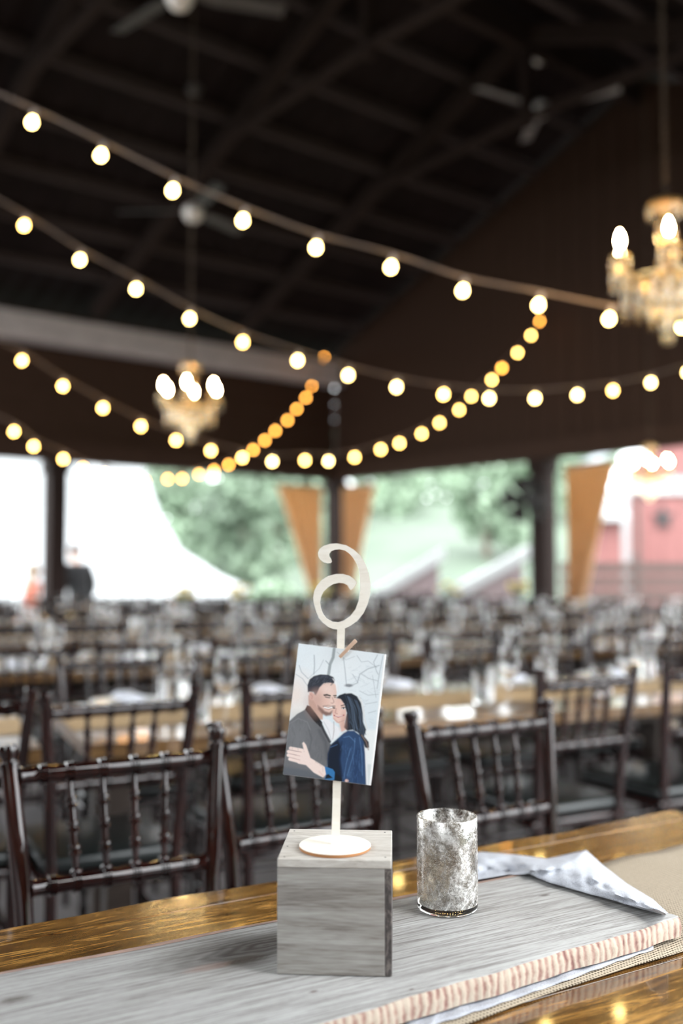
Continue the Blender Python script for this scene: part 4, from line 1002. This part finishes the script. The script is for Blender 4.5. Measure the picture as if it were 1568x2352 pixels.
# ================================================================== STRING LIGHTS
def spline(pts, n):
    out = []
    for i in range(len(pts) - 1):
        p0, p1, p2, p3 = pts[max(i - 1, 0)], pts[i], pts[i + 1], pts[min(i + 2, len(pts) - 1)]
        for k in range(n):
            t = k / n; out.append(.5 * ((2 * p1) + (p2 - p0) * t + (2 * p0 - 5 * p1 + 4 * p2 - p3) * t * t + (3 * p1 - p0 - 3 * p2 + p3) * t ** 3))
    return out + [pts[-1]]
def string(bulbs, d0, d1, label, pick, lead_l=None, lead_r=None, tiltx=.25, drop=.075):
    n = len(bulbs); pos = []
    total = abs(bulbs[-1][0] - bulbs[0][0])
    for i, (x, y) in enumerate(bulbs):
        t = i / (n - 1); d = d0 + (d1 - d0) * t; pos.append(at(x, y, d))
    r = empty('string_light', pos[0], 0, label, 'string lights', 'strings of warm bulbs under the roof')
    o0 = pos[0]; tops = [p - o0 + Vector((.018, 0, drop)) for p in pos]
    wire = list(tops)
    if lead_l: wire = [at(lead_l[0], lead_l[1], lead_l[2]) - o0] + wire
    if lead_r: wire = wire + [at(lead_r[0], lead_r[1], lead_r[2]) - o0]
    mb = MB(); mb.tube(spline(wire, 5), .0075, 6); mb.build('cable', M['cable'], r, smooth=True)
    for i, p in enumerate(pos):
        q = p - o0; top = tops[i]; ax = (top - q).normalized()
        o = link('bulb', bulb_me[pick(i)], r); o.location = q; o.rotation_euler = ax.to_track_quat('Z', 'Y').to_euler()
        s = link('socket', socket_me, o)
    return r
bulb_me = {}
for k in ('bulb_pale', 'bulb_gold', 'bulb_amber'):
    mb = MB(); R_ = .022; mb.lathe([(.0004, -R_), (.008, -R_ * .93), (.015, -R_ * .72), (.020, -R_ * .4), (R_, 0), (.0205, R_ * .42), (.0155, R_ * .8), (.0125, R_ * 1.1), (.012, R_ * 1.25)], 14); bulb_me[k] = mb.mesh('bulb', M[k], smooth=80)
mb = MB(); mb.lathe([(.0125, .0272), (.0145, .029), (.0145, .062), (.010, .070), (.005, .078)], 10); socket_me = mb.mesh('socket', M['socket'], smooth=50)
S1 = [(73, 282), (231, 358), (396, 439), (557, 508), (725, 570), (897, 615), (1062, 669), (1236, 702), (1398, 734), (1566, 752)]
S2 = [(55, 519), (183, 598), (312, 665), (435, 733), (557, 787), (683, 829), (799, 863), (910, 890), (1018, 907), (1123, 916), (1228, 916), (1325, 908), (1407, 898), (1494, 880), (1578, 856)]
S3 = [(50, 829), (144, 888), (236, 938), (323, 980), (404, 1012), (484, 1036), (556, 1052), (625, 1061), (700, 1058), (754, 1060), (814, 1051), (874, 1033), (917, 1019), (968, 997), (1009, 972), (1054, 942), (1082, 911), (1129, 873), (1152, 846), (1188, 811), (1219, 771), (1238, 738)]
S4 = [(32, 992), (77, 1026), (145, 1055), (190, 1075), (240, 1088), (290, 1100), (333, 1106), (385, 1101), (418, 1100), (457, 1090), (491, 1081), (525, 1068), (581, 1034), (608, 1012), (632, 990), (660, 966), (681, 940), (702, 914), (715, 887), (744, 822)]
string(S1, 5.2, 5.3, 'highest string of warm bulbs, crossing from upper left to the right chandelier', lambda i: 'bulb_pale', (-120, 165, 5.2), (1750, 775, 5.3))
string(S2, 6.6, 8.6, 'long sagging string of warm bulbs, second from the top', lambda i: 'bulb_pale' if i % 4 else 'bulb_gold', (-90, 410, 6.4), (1750, 790, 9.0))
string(S3, 8.6, 13.6, 'third string, rising at its right end up the dark gable wall', lambda i: 'bulb_pale' if i in (7, 9) else ('bulb_gold' if i < 16 or i % 3 else 'bulb_amber'), (-60, 755, 8.4), (1246, 690, 13.75))
string(S4, 9.6, 16.4, 'lowest string of amber bulbs, climbing to the end of the grey wall beam', lambda i: 'bulb_amber' if i > 2 else 'bulb_gold', (-40, 940, 9.5), (770, 850, 17.05))

# ================================================================== CHANDELIERS
def chandelier(p, label, s=1.0, chain_top=2.0, arms=6, rot=0.2, nr=12):
    """p: centre at candle-flame height"""
    r = empty('chandelier', p, rot, label, 'chandelier', 'crystal chandeliers under the roof'); r.scale = (s, s, s)
    mb = MB(); mb.lathe([(.01, -.24), (.03, -.22), (.012, -.18), (.02, -.12), (.05, -.08), (.02, -.04), (.015, .0), (.035, .04), (.04, .08), (.016, .12), (.012, .17), (.02, .2), (.008, .22)], 14); mb.build('column', M['brass'], r, smooth=60)
    mb = MB(); mb.lathe([(.07, .19), (.085, .20), (.082, .215), (.03, .225), (.012, .25)], 18)
    mb.build('crown', M['brass'], r, smooth=50)
    pr = MB()
    for k in range(16):
        a = 2 * math.pi * k / 16; pr.lathe([(.002, -.08), (.011, -.045), (.008, -.01), (.002, 0)], 6, (.083 * math.cos(a), .083 * math.sin(a), .20))
        pr.lathe([(.002, -.10), (.010, -.06), (.006, -.01), (.002, 0)], 6, (.04 * math.cos(a), .04 * math.sin(a), .11))
    tag(pr.build('crown_prisms', M['crystal'], r), kind='stuff')
    RR = .25
    for k in range(arms):
        a = 2 * math.pi * k / arms; ca_, sa = math.cos(a), math.sin(a)
        def P3(rad, z): return (rad * ca_, rad * sa, z)
        mb = MB(); mb.tube(spline([Vector(P3(.02, -.10)), Vector(P3(.09, -.17)), Vector(P3(.18, -.17)), Vector(P3(RR, -.09))], 6), .009, 8)
        mb.lathe([(.004, -.10), (.03, -.09), (.045, -.075), (.044, -.07), (.014, -.078), (.012, -.07)], 14, P3(RR, 0))
        arm = mb.build('arm', M['brass'], r, smooth=60)
        mb = MB(); mb.lathe([(.011, -.07), (.011, -.025)], 10, P3(RR, 0)); mb.build('sleeve', M['ivory'], arm, smooth=60)
        mb = MB(); mb.lathe([(.006, -.028), (.013, -.012), (.0165, .006), (.012, .03), (.0005, .055)], 12, P3(RR, 0)); mb.build('bulb', M['candle_bulb'], arm, smooth=80)
        pr = MB()
        for q in range(8):
            b = 2 * math.pi * q / 8; x, y, z = P3(RR, 0); x += .044 * math.cos(b); y += .044 * math.sin(b)
            pr.lathe([(.002, -.085), (.010, -.05), (.007, -.015), (.002, 0)], 6, (x, y, -.078)); pr.ball((x, y, -.170), .008, 5)
        tag(pr.build('prisms', M['crystal'], arm), kind='stuff')
    pr = MB()
    for ring, (rad, z, cnt, L) in enumerate(((.21, -.17, 18, .19), (.14, -.19, 14, .16), (.08, -.21, 10, .20), (.03, -.24, 6, .24))):
        for q in range(cnt):
            b = 2 * math.pi * q / cnt; x, y = rad * math.cos(b), rad * math.sin(b)
            pr.lathe([(.002, -L), (.011, -L * .7), (.007, -L * .3), (.010, -L * .15), (.002, 0)], 6, (x, y, z))
    tag(pr.build('hanging_prisms', M['crystal'], r), kind='stuff')
    mb = MB(); mb.ball((0, 0, -.46), .03, 10); mb.build('finial', M['crystal'], r, smooth=True)
    mb = MB()
    for rad, z in ((.20, -.17), (.14, -.19), (.08, -.21)): mb.tube([(rad * math.cos(a), rad * math.sin(a), z) for a in [2 * math.pi * q / 28 for q in range(29)]], .005, 5)
    mb.build('hoops', M['brass'], r)
    ch = MB(); z = .25; k = 0
    while z < chain_top:
        w = .012; ch.tube([(w * math.cos(a) * (k % 2), w * math.cos(a) * ((k + 1) % 2), z + .022 + .024 * math.sin(a)) for a in [2 * math.pi * q / 10 for q in range(11)]], .0035, 4, False); z += .036; k += 1
    tag(ch.build('chain', M['chain'], r), kind='stuff')
    return r
pL = at(437, 892, 8.0); pR = at(1530, 565, 4.75); pF = at(1492, 1062, 10.6)
def roof_at(p): return roof_z((Vector((p.x, p.y, 0)) - C0).dot(Wd))
def ctop(p, s): return (roof_at(p) + .25 - p.z) / s
chandelier(pL, 'crystal chandelier glowing in front of the grey wall beam', .92, ctop(pL, .92), 6, .55)
chandelier(pR, 'large crystal chandelier at the right edge on a long chain', 1.0, ctop(pR, 1.0), 6, .25)
chandelier(pF, 'small far crystal chandelier in front of the red barn', .86, ctop(pF, .86), 6, .1)

# ================================================================== CEILING FANS
def ceiling_fan(hub, rod, Rb, rot, label, nb=3, bm_='shaded_blade'):
    r = empty('ceiling_fan', hub, rot, label, 'ceiling fan', 'ceiling fans under the roof')
    mb = MB(); mb.lathe([(.02, -.14), (.07, -.12), (.11, -.06), (.115, .0), (.09, .05), (.03, .08)], 20); mb.build('motor', M['nickel'], r, smooth=60)
    mb = MB(); mb.tube([(0, 0, .06), (0, 0, rod)], .014, 8); mb.build('rod', M['rafter'], r)
    mb = MB(); mb.lathe([(.02, rod - .09), (.06, rod - .07), (.09, rod - .01), (.09, rod + .02)], 18); mb.build('canopy', M['nickel'] if bm_ == 'blade' else M['shaded_blade'], r, smooth=60)
    for k in range(nb):
        mb = MB(); mb.hexa([(.12, -.035, .005), (.3, -.075, .012), (.3, .075, -.02), (.12, .035, -.012), (.12, -.035, .011), (.3, -.075, .02), (.3, .075, -.012), (.12, .035, -.006)])
        mb.hexa([(.3, -.075, .012), (Rb, -.065, .012), (Rb, .065, -.02), (.3, .075, -.02), (.3, -.075, .02), (Rb, -.065, .02), (Rb, .065, -.012), (.3, .075, -.012)])
        o = mb.build('blade', M[bm_], r); o.rotation_euler = (0, 0, 2 * math.pi * k / nb); bevel(o, .004)
    return r
hub = at(1240, 246, 11.75)
ceiling_fan(hub, at(1240, 132, 11.75).z - hub.z, .96, -math.pi / 6, 'ceiling fan with grey blades hanging from the roof ridge at upper right', 3, 'blade')
hub2 = at(443, 484, 11.0)
ceiling_fan(hub2, roof_at(hub2) + .22 - hub2.z, .85, 1.0, 'ceiling fan with a pale hub below the left roof slope')
hub3 = at(412, -16, 7.6)
ceiling_fan(hub3, roof_at(hub3) + .22 - hub3.z, .85, .3, 'ceiling fan whose pale hub just shows at the top edge')

# ================================================================== OUTSIDE
# lawn rising into a hill
rows = []
for j in range(40):
    y = 6 + j * 3.0; row = []
    for i in range(41):
        x = -60 + i * 3.0 + (j * (i - 20) * .05)
        t = max(0, min(1, (y - 26) / 50)); h = 5.2 * t * t * (3 - 2 * t) * (1 + .25 * math.sin(x * .07 + 1)) * (.55 if x < -8 else 1)
        row.append((x, y, -.30 + h + .12 * math.sin(x * .4) * math.sin(y * .3)))
    rows.append(row)
mb = MB(); mb.grid(rows); tag(mb.build('lawn', M['grass'], smooth=80), kind='structure')
mb = MB(); mb.box((0, -20, -.45), (120, 54, .2)); tag(mb.build('ground', M['grass']), kind='structure')

# white marquee tent
tent = empty('marquee_tent', (-10.2, 27, -.2), .0, 'big white peaked marquee tent outside at the left', 'tent')
prof = [(8.0, .62), (6.8, 1.15), (5.6, 1.95), (5.05, 2.9), (4.6, 4.2), (4.0, 6.2), (3.0, 8.2), (1.6, 9.6), (.05, 10.2)]
rings = []
for rr, z in prof:
    ring = []
    for k in range(32):
        a = 2 * math.pi * k / 32; c_, s_ = math.cos(a), math.sin(a); q = 1 / max(abs(c_), abs(s_)) ** .75
        ring.append((rr * c_ * q, rr * s_ * q * .8, z))
    rings.append(ring)
mb = MB(); mb.loft(rings, True, True); mb.build('canopy', M['white_canvas'], tent, smooth=40)
mb = MB()
lo = [(x * .985, y * .985, 0) for x, y, z in rings[0]]; hi = [(x * .985, y * .985, .78) for x, y, z in rings[0]]
mb.loft([lo, hi], True, False); o = mb.build('side_wall', M['white_canvas'], tent); o.modifiers.new('solid', 'SOLIDIFY').thickness = .02
mb = MB(); mb.tube([(0, 0, 10.0), (0, 0, 10.9)], .06, 8); mb.build('pole_tip', M['steel'], tent)
# trees
def leaf_cloud(seed, n, lobes, size, squash=1.0):
    g = random.Random(seed); v = []; f = []
    for _ in range(n):
        c, R_ = g.choice(lobes); d = Vector((g.gauss(0, 1), g.gauss(0, 1), g.gauss(0, 1))).normalized() * R_ * g.uniform(.55, 1.0)
        p = Vector(c) + d; a = Vector((g.gauss(0, 1), g.gauss(0, 1), g.gauss(0, 1))).normalized(); b = a.orthogonal().normalized(); s = size * g.uniform(.6, 1.3)
        o = len(v); c2 = a.cross(b)
        v += [tuple(p + b * s), tuple(p + c2 * s * .55 + a * s * .15), tuple(p - b * s), tuple(p - c2 * s * .55 + a * s * .15)]; f.append((o, o + 1, o + 2, o + 3))
    return v, f
variants = []
for vi, (mm, nl) in enumerate((('leaf_pale', 2600), ('leaf_mid', 2600), ('leaf_pale', 2200))):
    g = random.Random(20 + vi); lobes = [((g.uniform(-1.5, 1.5), g.uniform(-1.3, 1.3), g.uniform(2.0, 5.2)), g.uniform(.9, 1.5)) for _ in range(11)]
    v, f = leaf_cloud(vi, nl, lobes, .24)
    me = bpy.data.meshes.new('foliage'); me.from_pydata(v, [], f); me.materials.append(M[mm])
    mb = MB(); mb.tube([(0, 0, -.3), (.05, 0, 1.2), (-.05, .05, 2.8), (0, 0, 4.2)], [.22, .17, .12, .05], 8)
    for c, R_ in lobes[:6]: mb.tube([(0, 0, 1.4), (c[0] * .5, c[1] * .5, c[2] * .7), c], [.09, .05, .02], 6)
    variants.append((me, mb.mesh('trunk', M['bark'], smooth=60)))
def tree(px, y, zb, s, var, label, rz=0, group='trees beyond the pavilion'):
    q = at(px, 1300, y); r = empty('tree', (q.x, q.y, zb), rz, label, 'tree', group); r.scale = (s, s, s)
    link('foliage', variants[var][0], r)['kind'] = 'stuff'; link('trunk', variants[var][1], r); return r
tree(565, 35, -.3, .80, 1, 'dark leaved tree just left of the left corner drape', .4)
tree(430, 40, -.1, .95, 0, 'pale green tree right of the white tent peak', 1.0)
tree(330, 44, 0, .95, 0, 'pale green tree rising behind the tent shoulder', 2.0)
tree(640, 44, .4, 1.0, 2, 'pale tree behind the left corner drape', 3.0)
tree(735, 53, 1.0, 1.2, 1, 'mid green tree behind the corner post', .2)
tree(890, 60, 2.6, 1.1, 0, 'pale tree on the hill above the left stair parapet', .9)
tree(1010, 66, 3.0, 1.0, 2, 'pale tree on the hill between the stair parapets', 1.7)
tree(1120, 44, 1.0, 1.0, 0, 'pale tree above the right stair parapet', 2.6)
tree(1225, 56, 2.0, 1.1, 2, 'pale green tree behind the fan post', .5)
tree(1330, 70, 3.2, 1.3, 2, 'pale tree between the fan post drape and the barn', 1.2)
# leaf bank added out of view to block low sky behind the camera
hv, hf = leaf_cloud(77, 9000, [((x * 1.6 - 24, -10.5 + .5 * math.sin(x), z), 1.5) for x in range(31) for z in (.6, 2.2, 3.6)], .3)
me = bpy.data.meshes.new('sky_block_leaves'); me.from_pydata(hv, [], hf); me.materials.append(M['leaf_dark']); tag(link('sky_block_leaves', me), 'unseen leaf bank added to block low sky behind the camera', 'sky_block_leaves', kind='stuff')
# low shrubs by the stairs
def shrub(px, y, s, label, mm='leaf_mid'):
    q = at(px, 1300, y); r = empty('shrub', (q.x, q.y, -.3), 0, label, 'shrub', 'shrubs by the stairs')
    g = random.Random(px); lobes = [((g.uniform(-.5, .5) * s, g.uniform(-.4, .4) * s, g.uniform(.3, .7) * s), .4 * s) for _ in range(5)]
    v, f = leaf_cloud(px, 700, lobes, .09 * s); me = bpy.data.meshes.new('foliage'); me.from_pydata(v, [], f); me.materials.append(M[mm]); link('foliage', me, r)['kind'] = 'stuff'
    mb = MB()
    for k in range(6): a = k; mb.tube([(0, 0, 0), (.3 * s * math.cos(a), .3 * s * math.sin(a), .6 * s)], .012, 5)
    mb.build('stems', M['bark'], r); return r
shrub(612, 18.6, .9, 'dark shrub left of the corner post drape'); shrub(655, 24, 1.2, 'rounded shrub beside the left drape', 'leaf_pale'); shrub(1225, 17.6, .8, 'dark shrub at the foot of the right stair parapet')

# outdoor stairs with two white-capped parapets
def parapet(pa, pb, y, label):
    a, b = at(*pa, y), at(*pb, y); r = empty('stair_parapet', (a.x, y, -.3), 0, label, 'parapet', 'white capped stair parapets')
    L = b.x - a.x; za, zb_ = a.z + .3, b.z + .3; nb = 8
    for k in range(nb):
        x0, x1 = L * k / nb, L * (k + 1) / nb - .012; z0, z1 = za + (zb_ - za) * x0 / L - .1, za + (zb_ - za) * x1 / L - .1
        mb = MB(); mb.hexa([(x0, -.08, 0), (x1, -.08, 0), (x1, .08, 0), (x0, .08, 0), (x0, -.08, z0), (x1, -.08, z1), (x1, .08, z1), (x0, .08, z0)]); mb.build('plank', M['stair_wood'], r)
    mb = MB(); h = .17; mb.hexa([(-.12, -.16, za - .1 - .06), (L + .1, -.16, zb_ - .1), (L + .1, .16, zb_ - .1), (-.12, .16, za - .1 - .06), (-.12, -.16, za + h - .1), (L + .1, -.16, zb_ + h - .04), (L + .1, .16, zb_ + h - .04), (-.12, .16, za + h - .1)]); mb.build('coping', M['white_paint'], r)
    return r
parapet((848, 1378), (1008, 1272), 19.5, 'left white capped stair parapet, nearer the numeral')
parapet((1018, 1380), (1200, 1270), 18.6, 'right white capped stair parapet, nearer the fan post')
st = empty('outdoor_stairs', (1.2, 19.6, -.3), 0, 'pinkish brown outdoor steps between the two parapets', 'stairs')
for k in range(7):
    mb = MB(); mb.box((.25 + .26 * k, .9, .09 + .09 * k), (.27, 1.5, .18 + .18 * k)); mb.build('step', M['stair_wood'], st)

# red barn with white trim
yb = 24.0
def bx(px): return (px - W / 2) / F * yb
def bz(py): return at(784, py, yb).z
barn = empty('red_barn', (bx(1440), yb, -.3), 0, 'red barn with white trim and a dark star at the right', 'barn')
X0 = 0; X1 = 6.0
top = bz(1135) + .3
nb = 14
for k in range(nb):
    mb = MB(); x0 = X0 + (X1 - X0) * k / nb; mb.box((x0 + .21, .05, top / 2), (.418, .1, top)); mb.build('siding_board', M['red_paint'], barn)
mb = MB(); mb.box((3.0, .01, top + .2), (6.3, .2, .42)); mb.box((-.1, .0, top / 2), (.26, .22, top)); mb.build('white_trim', M['white_paint'], barn)
mb = MB(); mb.prism([(0, top + .41), (6, top + .41), (6, top + 2.4), (3.6, top + 3.6), (.9, top + 1.5)], lambda p, s: (p[0], .06 + .1 * s, p[1])); mb.build('gable', M['red_paint'], barn)
mb = MB(); mb.hexa([(-.15, -.3, top + 1.04), (.9, -.3, top + 1.45), (.9, 5, top + 1.45), (-.15, 5, top + 1.04), (-.15, -.3, top + 1.19), (.9, -.3, top + 1.6), (.9, 5, top + 1.6), (-.15, 5, top + 1.19)])
mb.hexa([(.9, -.3, top + 1.45), (3.7, -.3, top + 3.7), (3.7, 5, top + 3.7), (.9, 5, top + 1.45), (.9, -.3, top + 1.6), (3.7, -.3, top + 3.85), (3.7, 5, top + 3.85), (.9, 5, top + 1.6)]); mb.build('roof', M['grey_shingle'], barn)
mb = MB(); s5 = [((.30 if k % 2 == 0 else .12) * math.sin(math.pi * k / 5), (.34 if k % 2 == 0 else .13) * math.cos(math.pi * k / 5)) for k in range(10)]
cxs, czs = bx(1522) - bx(1440), bz(1190) + .3
mb.prism(s5, lambda p, s: (cxs + p[0], -.06 + .05 * s, czs + p[1])); mb.build('star', M['black_metal'], barn)
# lower red lean-to with pale roof
lt = empty('red_shed', (bx(1345), 23.0, -.3), 0, 'low red shed with a pale grey roof left of the barn', 'shed')
w = (1404 - 1345) / F * 23; zt = at(784, 1195, 23).z + .3; zr = at(784, 1118, 23).z + .3
for k in range(4):
    mb = MB(); mb.box((w * (k + .5) / 4, .05, zt / 2), (w / 4 - .005, .1, zt)); mb.build('siding_board', M['red_paint'], lt)
mb = MB(); mb.hexa([(-.1, -.3, zt - .02), (w + .1, -.3, zt - .02), (w + .1, 2.4, zr), (.35, 2.4, zr), (-.1, -.3, zt + .1), (w + .1, -.3, zt + .1), (w + .1, 2.4, zr + .12), (.35, 2.4, zr + .12)]); mb.build('roof', M['white_paint'], lt)
mb = MB(); mb.box((w / 2, 1.2, zt / 2), (w, 2.2, zt * .98)); mb.build('body', M['red_paint'], lt)
# wooden deck fence in front of the barn and a light pole
df = empty('deck_fence', (at(1300, 1300, 15.5).x, 15.5, -.25), -.05, 'brown board deck fence below the red barn', 'fence')
for k in range(7):
    mb = MB(); mb.box((1.6, 0, .20 + .21 * k), (3.4, .05, .165)); mb.build('board', M['rail_wood'], df)
for k in range(4):
    mb = MB(); mb.box((.1 + 1.0 * k, .08, .85), (.1, .1, 1.7)); mb.build('post', M['rail_wood'], df)
q = at(1466, 1300, 14.8)
lp = empty('lamp_pole', (q.x, q.y, -.25), 0, 'thin grey pole in front of the red barn', 'pole')
mb = MB(); mb.tube([(0, 0, .0), (0, 0, 2.95)], .032, 10); mb.build('shaft', M['rail_wood'], lp)
mb = MB(); mb.lathe([(.08, 0), (.08, .03), (.04, .06)], 12); mb.build('base', M['rail_wood'], lp)

# ================================================================== PEOPLE
def skin_obj(name, joints, edges, m_, parent, sub=2):
    me = bpy.data.meshes.new(name); me.from_pydata([j[:3] for j in joints], edges, []); o = link(name, me, parent)
    sk = o.modifiers.new('skin', 'SKIN'); sk.use_smooth_shade = True
    for i, j in enumerate(joints):
        rr = j[3]; me.skin_vertices[0].data[i].radius = (rr, j[4] if len(j) > 4 else rr)
    me.skin_vertices[0].data[0].use_root = True
    s = o.modifiers.new('sub', 'SUBSURF'); s.levels = sub; s.render_levels = sub
    me.materials.append(m_); return o
def person(p, rz, hgt, label, dress, lean=.0):
    """facing +Y locally"""
    k = hgt / 1.75
    r = empty('person', p, rz, label, 'person'); r.scale = (k, k, k)
    J = []; E = []
    def add(x, y, z, a, b=None, par=None):
        J.append((x, y, z, a) if b is None else (x, y, z, a, b))
        if par is not None: E.append((par, len(J) - 1))
        return len(J) - 1
    L = lambda z: lean * max(0, z - .95)
    pel = add(0, L(.95), .95, .15, .11); wa = add(0, L(1.1), 1.1, .135, .10, pel); ch = add(0, L(1.3), 1.3, .165, .115, wa); nb_ = add(0, L(1.45), 1.45, .07, .07, ch); nk = add(0, L(1.52) + .01, 1.52, .055, None, nb_)
    h0 = add(0, L(1.6) + .035, 1.58, .075, .085, nk); h1 = add(0, L(1.66) + .03, 1.66, .078, .098, h0); add(0, L(1.72) + .02, 1.72, .055, .07, h1)
    arm_idx = []
    for s in (-1, 1):
        sh = add(s * .19, L(1.41), 1.41, .062, None, ch); elb = add(s * .25, L(1.15) - .03, 1.14, .046, None, sh); wr_ = add(s * .235, L(.95) + .10, .93, .030, None, elb); pm = add(s * .225, L(.9) + .14, .86, .032, .022, wr_)
        arm_idx.append((sh, elb, wr_))
        for q, (dx, ln_) in enumerate(((-.024, .075), (-.008, .088), (.008, .082), (.022, .065))):
            a = add(s * .225 + dx, J[pm][1] + .02, .80, .0095, None, pm); add(s * .225 + dx, J[pm][1] + .05, .80 - ln_ * .6, .008, None, a)
        t_ = add(s * .19, J[pm][1] + .035, .85, .011, None, pm); add(s * .18, J[pm][1] + .06, .82, .009, None, t_)
    legs = []
    for s in (-1, 1):
        hp = add(s * .095, L(.9), .87, .098, None, pel); kn = add(s * .10, .02, .48, .062, None, hp); an = add(s * .10, -.02, .09, .04, None, kn); add(s * .11, .13, .035, .036, .03, an); legs.append((hp, kn, an))
    skin_obj('body', J, E, M['skin'], r)
    # face
    fy = L(1.63) + .03 + .098
    for s in (-1, 1):
        mb = MB(); mb.ball((s * .032, fy - .012, 1.645), .011, 8); mb.build('eye', M['eye'], r, smooth=True)
        mb = MB(); mb.ball((s * .082, L(1.62) + .02, 1.62), .022, 8, 1.4); mb.build('ear', M['skin'], r, smooth=True)
    mb = MB(); mb.lathe([(.016, -.02), (.013, 0), (.006, .03), (.002, .035)], 8, (0, fy + .004, 1.615)); mb.build('nose', M['skin'], r, smooth=True)
    mb = MB(); mb.tube([(-.024, fy - .016, 1.575), (0, fy - .004, 1.571), (.024, fy - .016, 1.575)], .005, 6); mb.build('mouth', M['coral'], r, smooth=True)
    # hair
    hr = MB(); cz, cy = 1.675, L(1.68) + .012
    rings = []
    for i in range(9):
        t = i / 8; z = .11 * math.cos(t * 2.0); rad = math.sin(max(.04, t * 2.0)) * .106
        rings.append([(rad * .88 * math.cos(a), cy + rad * math.sin(a) - (.02 + .02 * t if math.sin(a) > .2 else 0) * 1.3, cz + z) for a in [2 * math.pi * q / 16 for q in range(16)]])
    hr.loft(rings, True, True)
    if dress: hr.loft([[(w_ * math.cos(a), cy - .055 + .04 * math.sin(a), z) for a in [2 * math.pi * q / 12 for q in range(12)]] for w_, z in ((.07, 1.74), (.085, 1.64), (.09, 1.52), (.08, 1.40), (.03, 1.33))], True, True)
    hr.build('hair', M['blond'] if dress else M['brown_hair'], r, smooth=True)
    if dress:
        mb = MB(); rings = []
        for z, a, b in ((1.44, .10, .085), (1.38, .185, .125), (1.28, .19, .14), (1.1, .16, .125), (1.0, .19, .15), (.8, .26, .21), (.55, .31, .26), (.5, .32, .27)):
            rings.append([(a * math.cos(t) * (1 + .03 * math.sin(8 * t) * (z < .9)), L(z) + b * math.sin(t), z) for t in [2 * math.pi * q / 32 for q in range(32)]])
        mb.loft(rings, True, False); o = mb.build('dress', M['coral'], r, smooth=80); o.modifiers.new('solid', 'SOLIDIFY').thickness = .006
        for (sh, elb, wr_) in arm_idx:
            mb = MB(); p0, p1 = Vector(J[sh][:3]), Vector(J[elb][:3]); mb.tube([p0 + (p0 - p1) * .08, p0, p0.lerp(p1, .5)], [.06, .078, .066], 12); mb.build('sleeve', M['coral'], r, smooth=True)
    else:
        JJ = []; EE = []
        def a2(j, g_, par=None):
            q = J[j]; JJ.append((q[0], q[1], q[2], q[3] + g_, (q[4] if len(q) > 4 else q[3]) + g_))
            if par is not None: EE.append((par, len(JJ) - 1))
            return len(JJ) - 1
        c0 = a2(ch, .022); c1 = a2(wa, .035, c0); c2 = a2(pel, .04, c1); JJ.append((0, L(.8), .80, .19, .15)); EE.append((c2, len(JJ) - 1)); n_ = a2(nb_, .016, c0)
        for (sh, elb, wr_) in arm_idx:
            s0 = a2(sh, .022, c0); s1 = a2(elb, .02, s0); s2 = a2(wr_, .018, s1)
        skin_obj('jacket', JJ, EE, M['suit'], r)
        for li, (hp, kn, an) in enumerate(legs):
            mb = MB(); mb.tube([J[hp][:3], J[kn][:3], J[an][:3]], [.115, .085, .07], 14); mb.build('trouser_leg', M['suit'], r, smooth=True)
    return r
q = at(184, 1300, 15.9)
person((q.x, q.y, -.25), .75, 1.84, 'person in a black suit standing beyond the left post', False, .22)
q = at(72, 1300, 12.6)
person((q.x, q.y, 0), -.9, 1.27, 'small blond person in a coral dress left of the left post', True, .05)
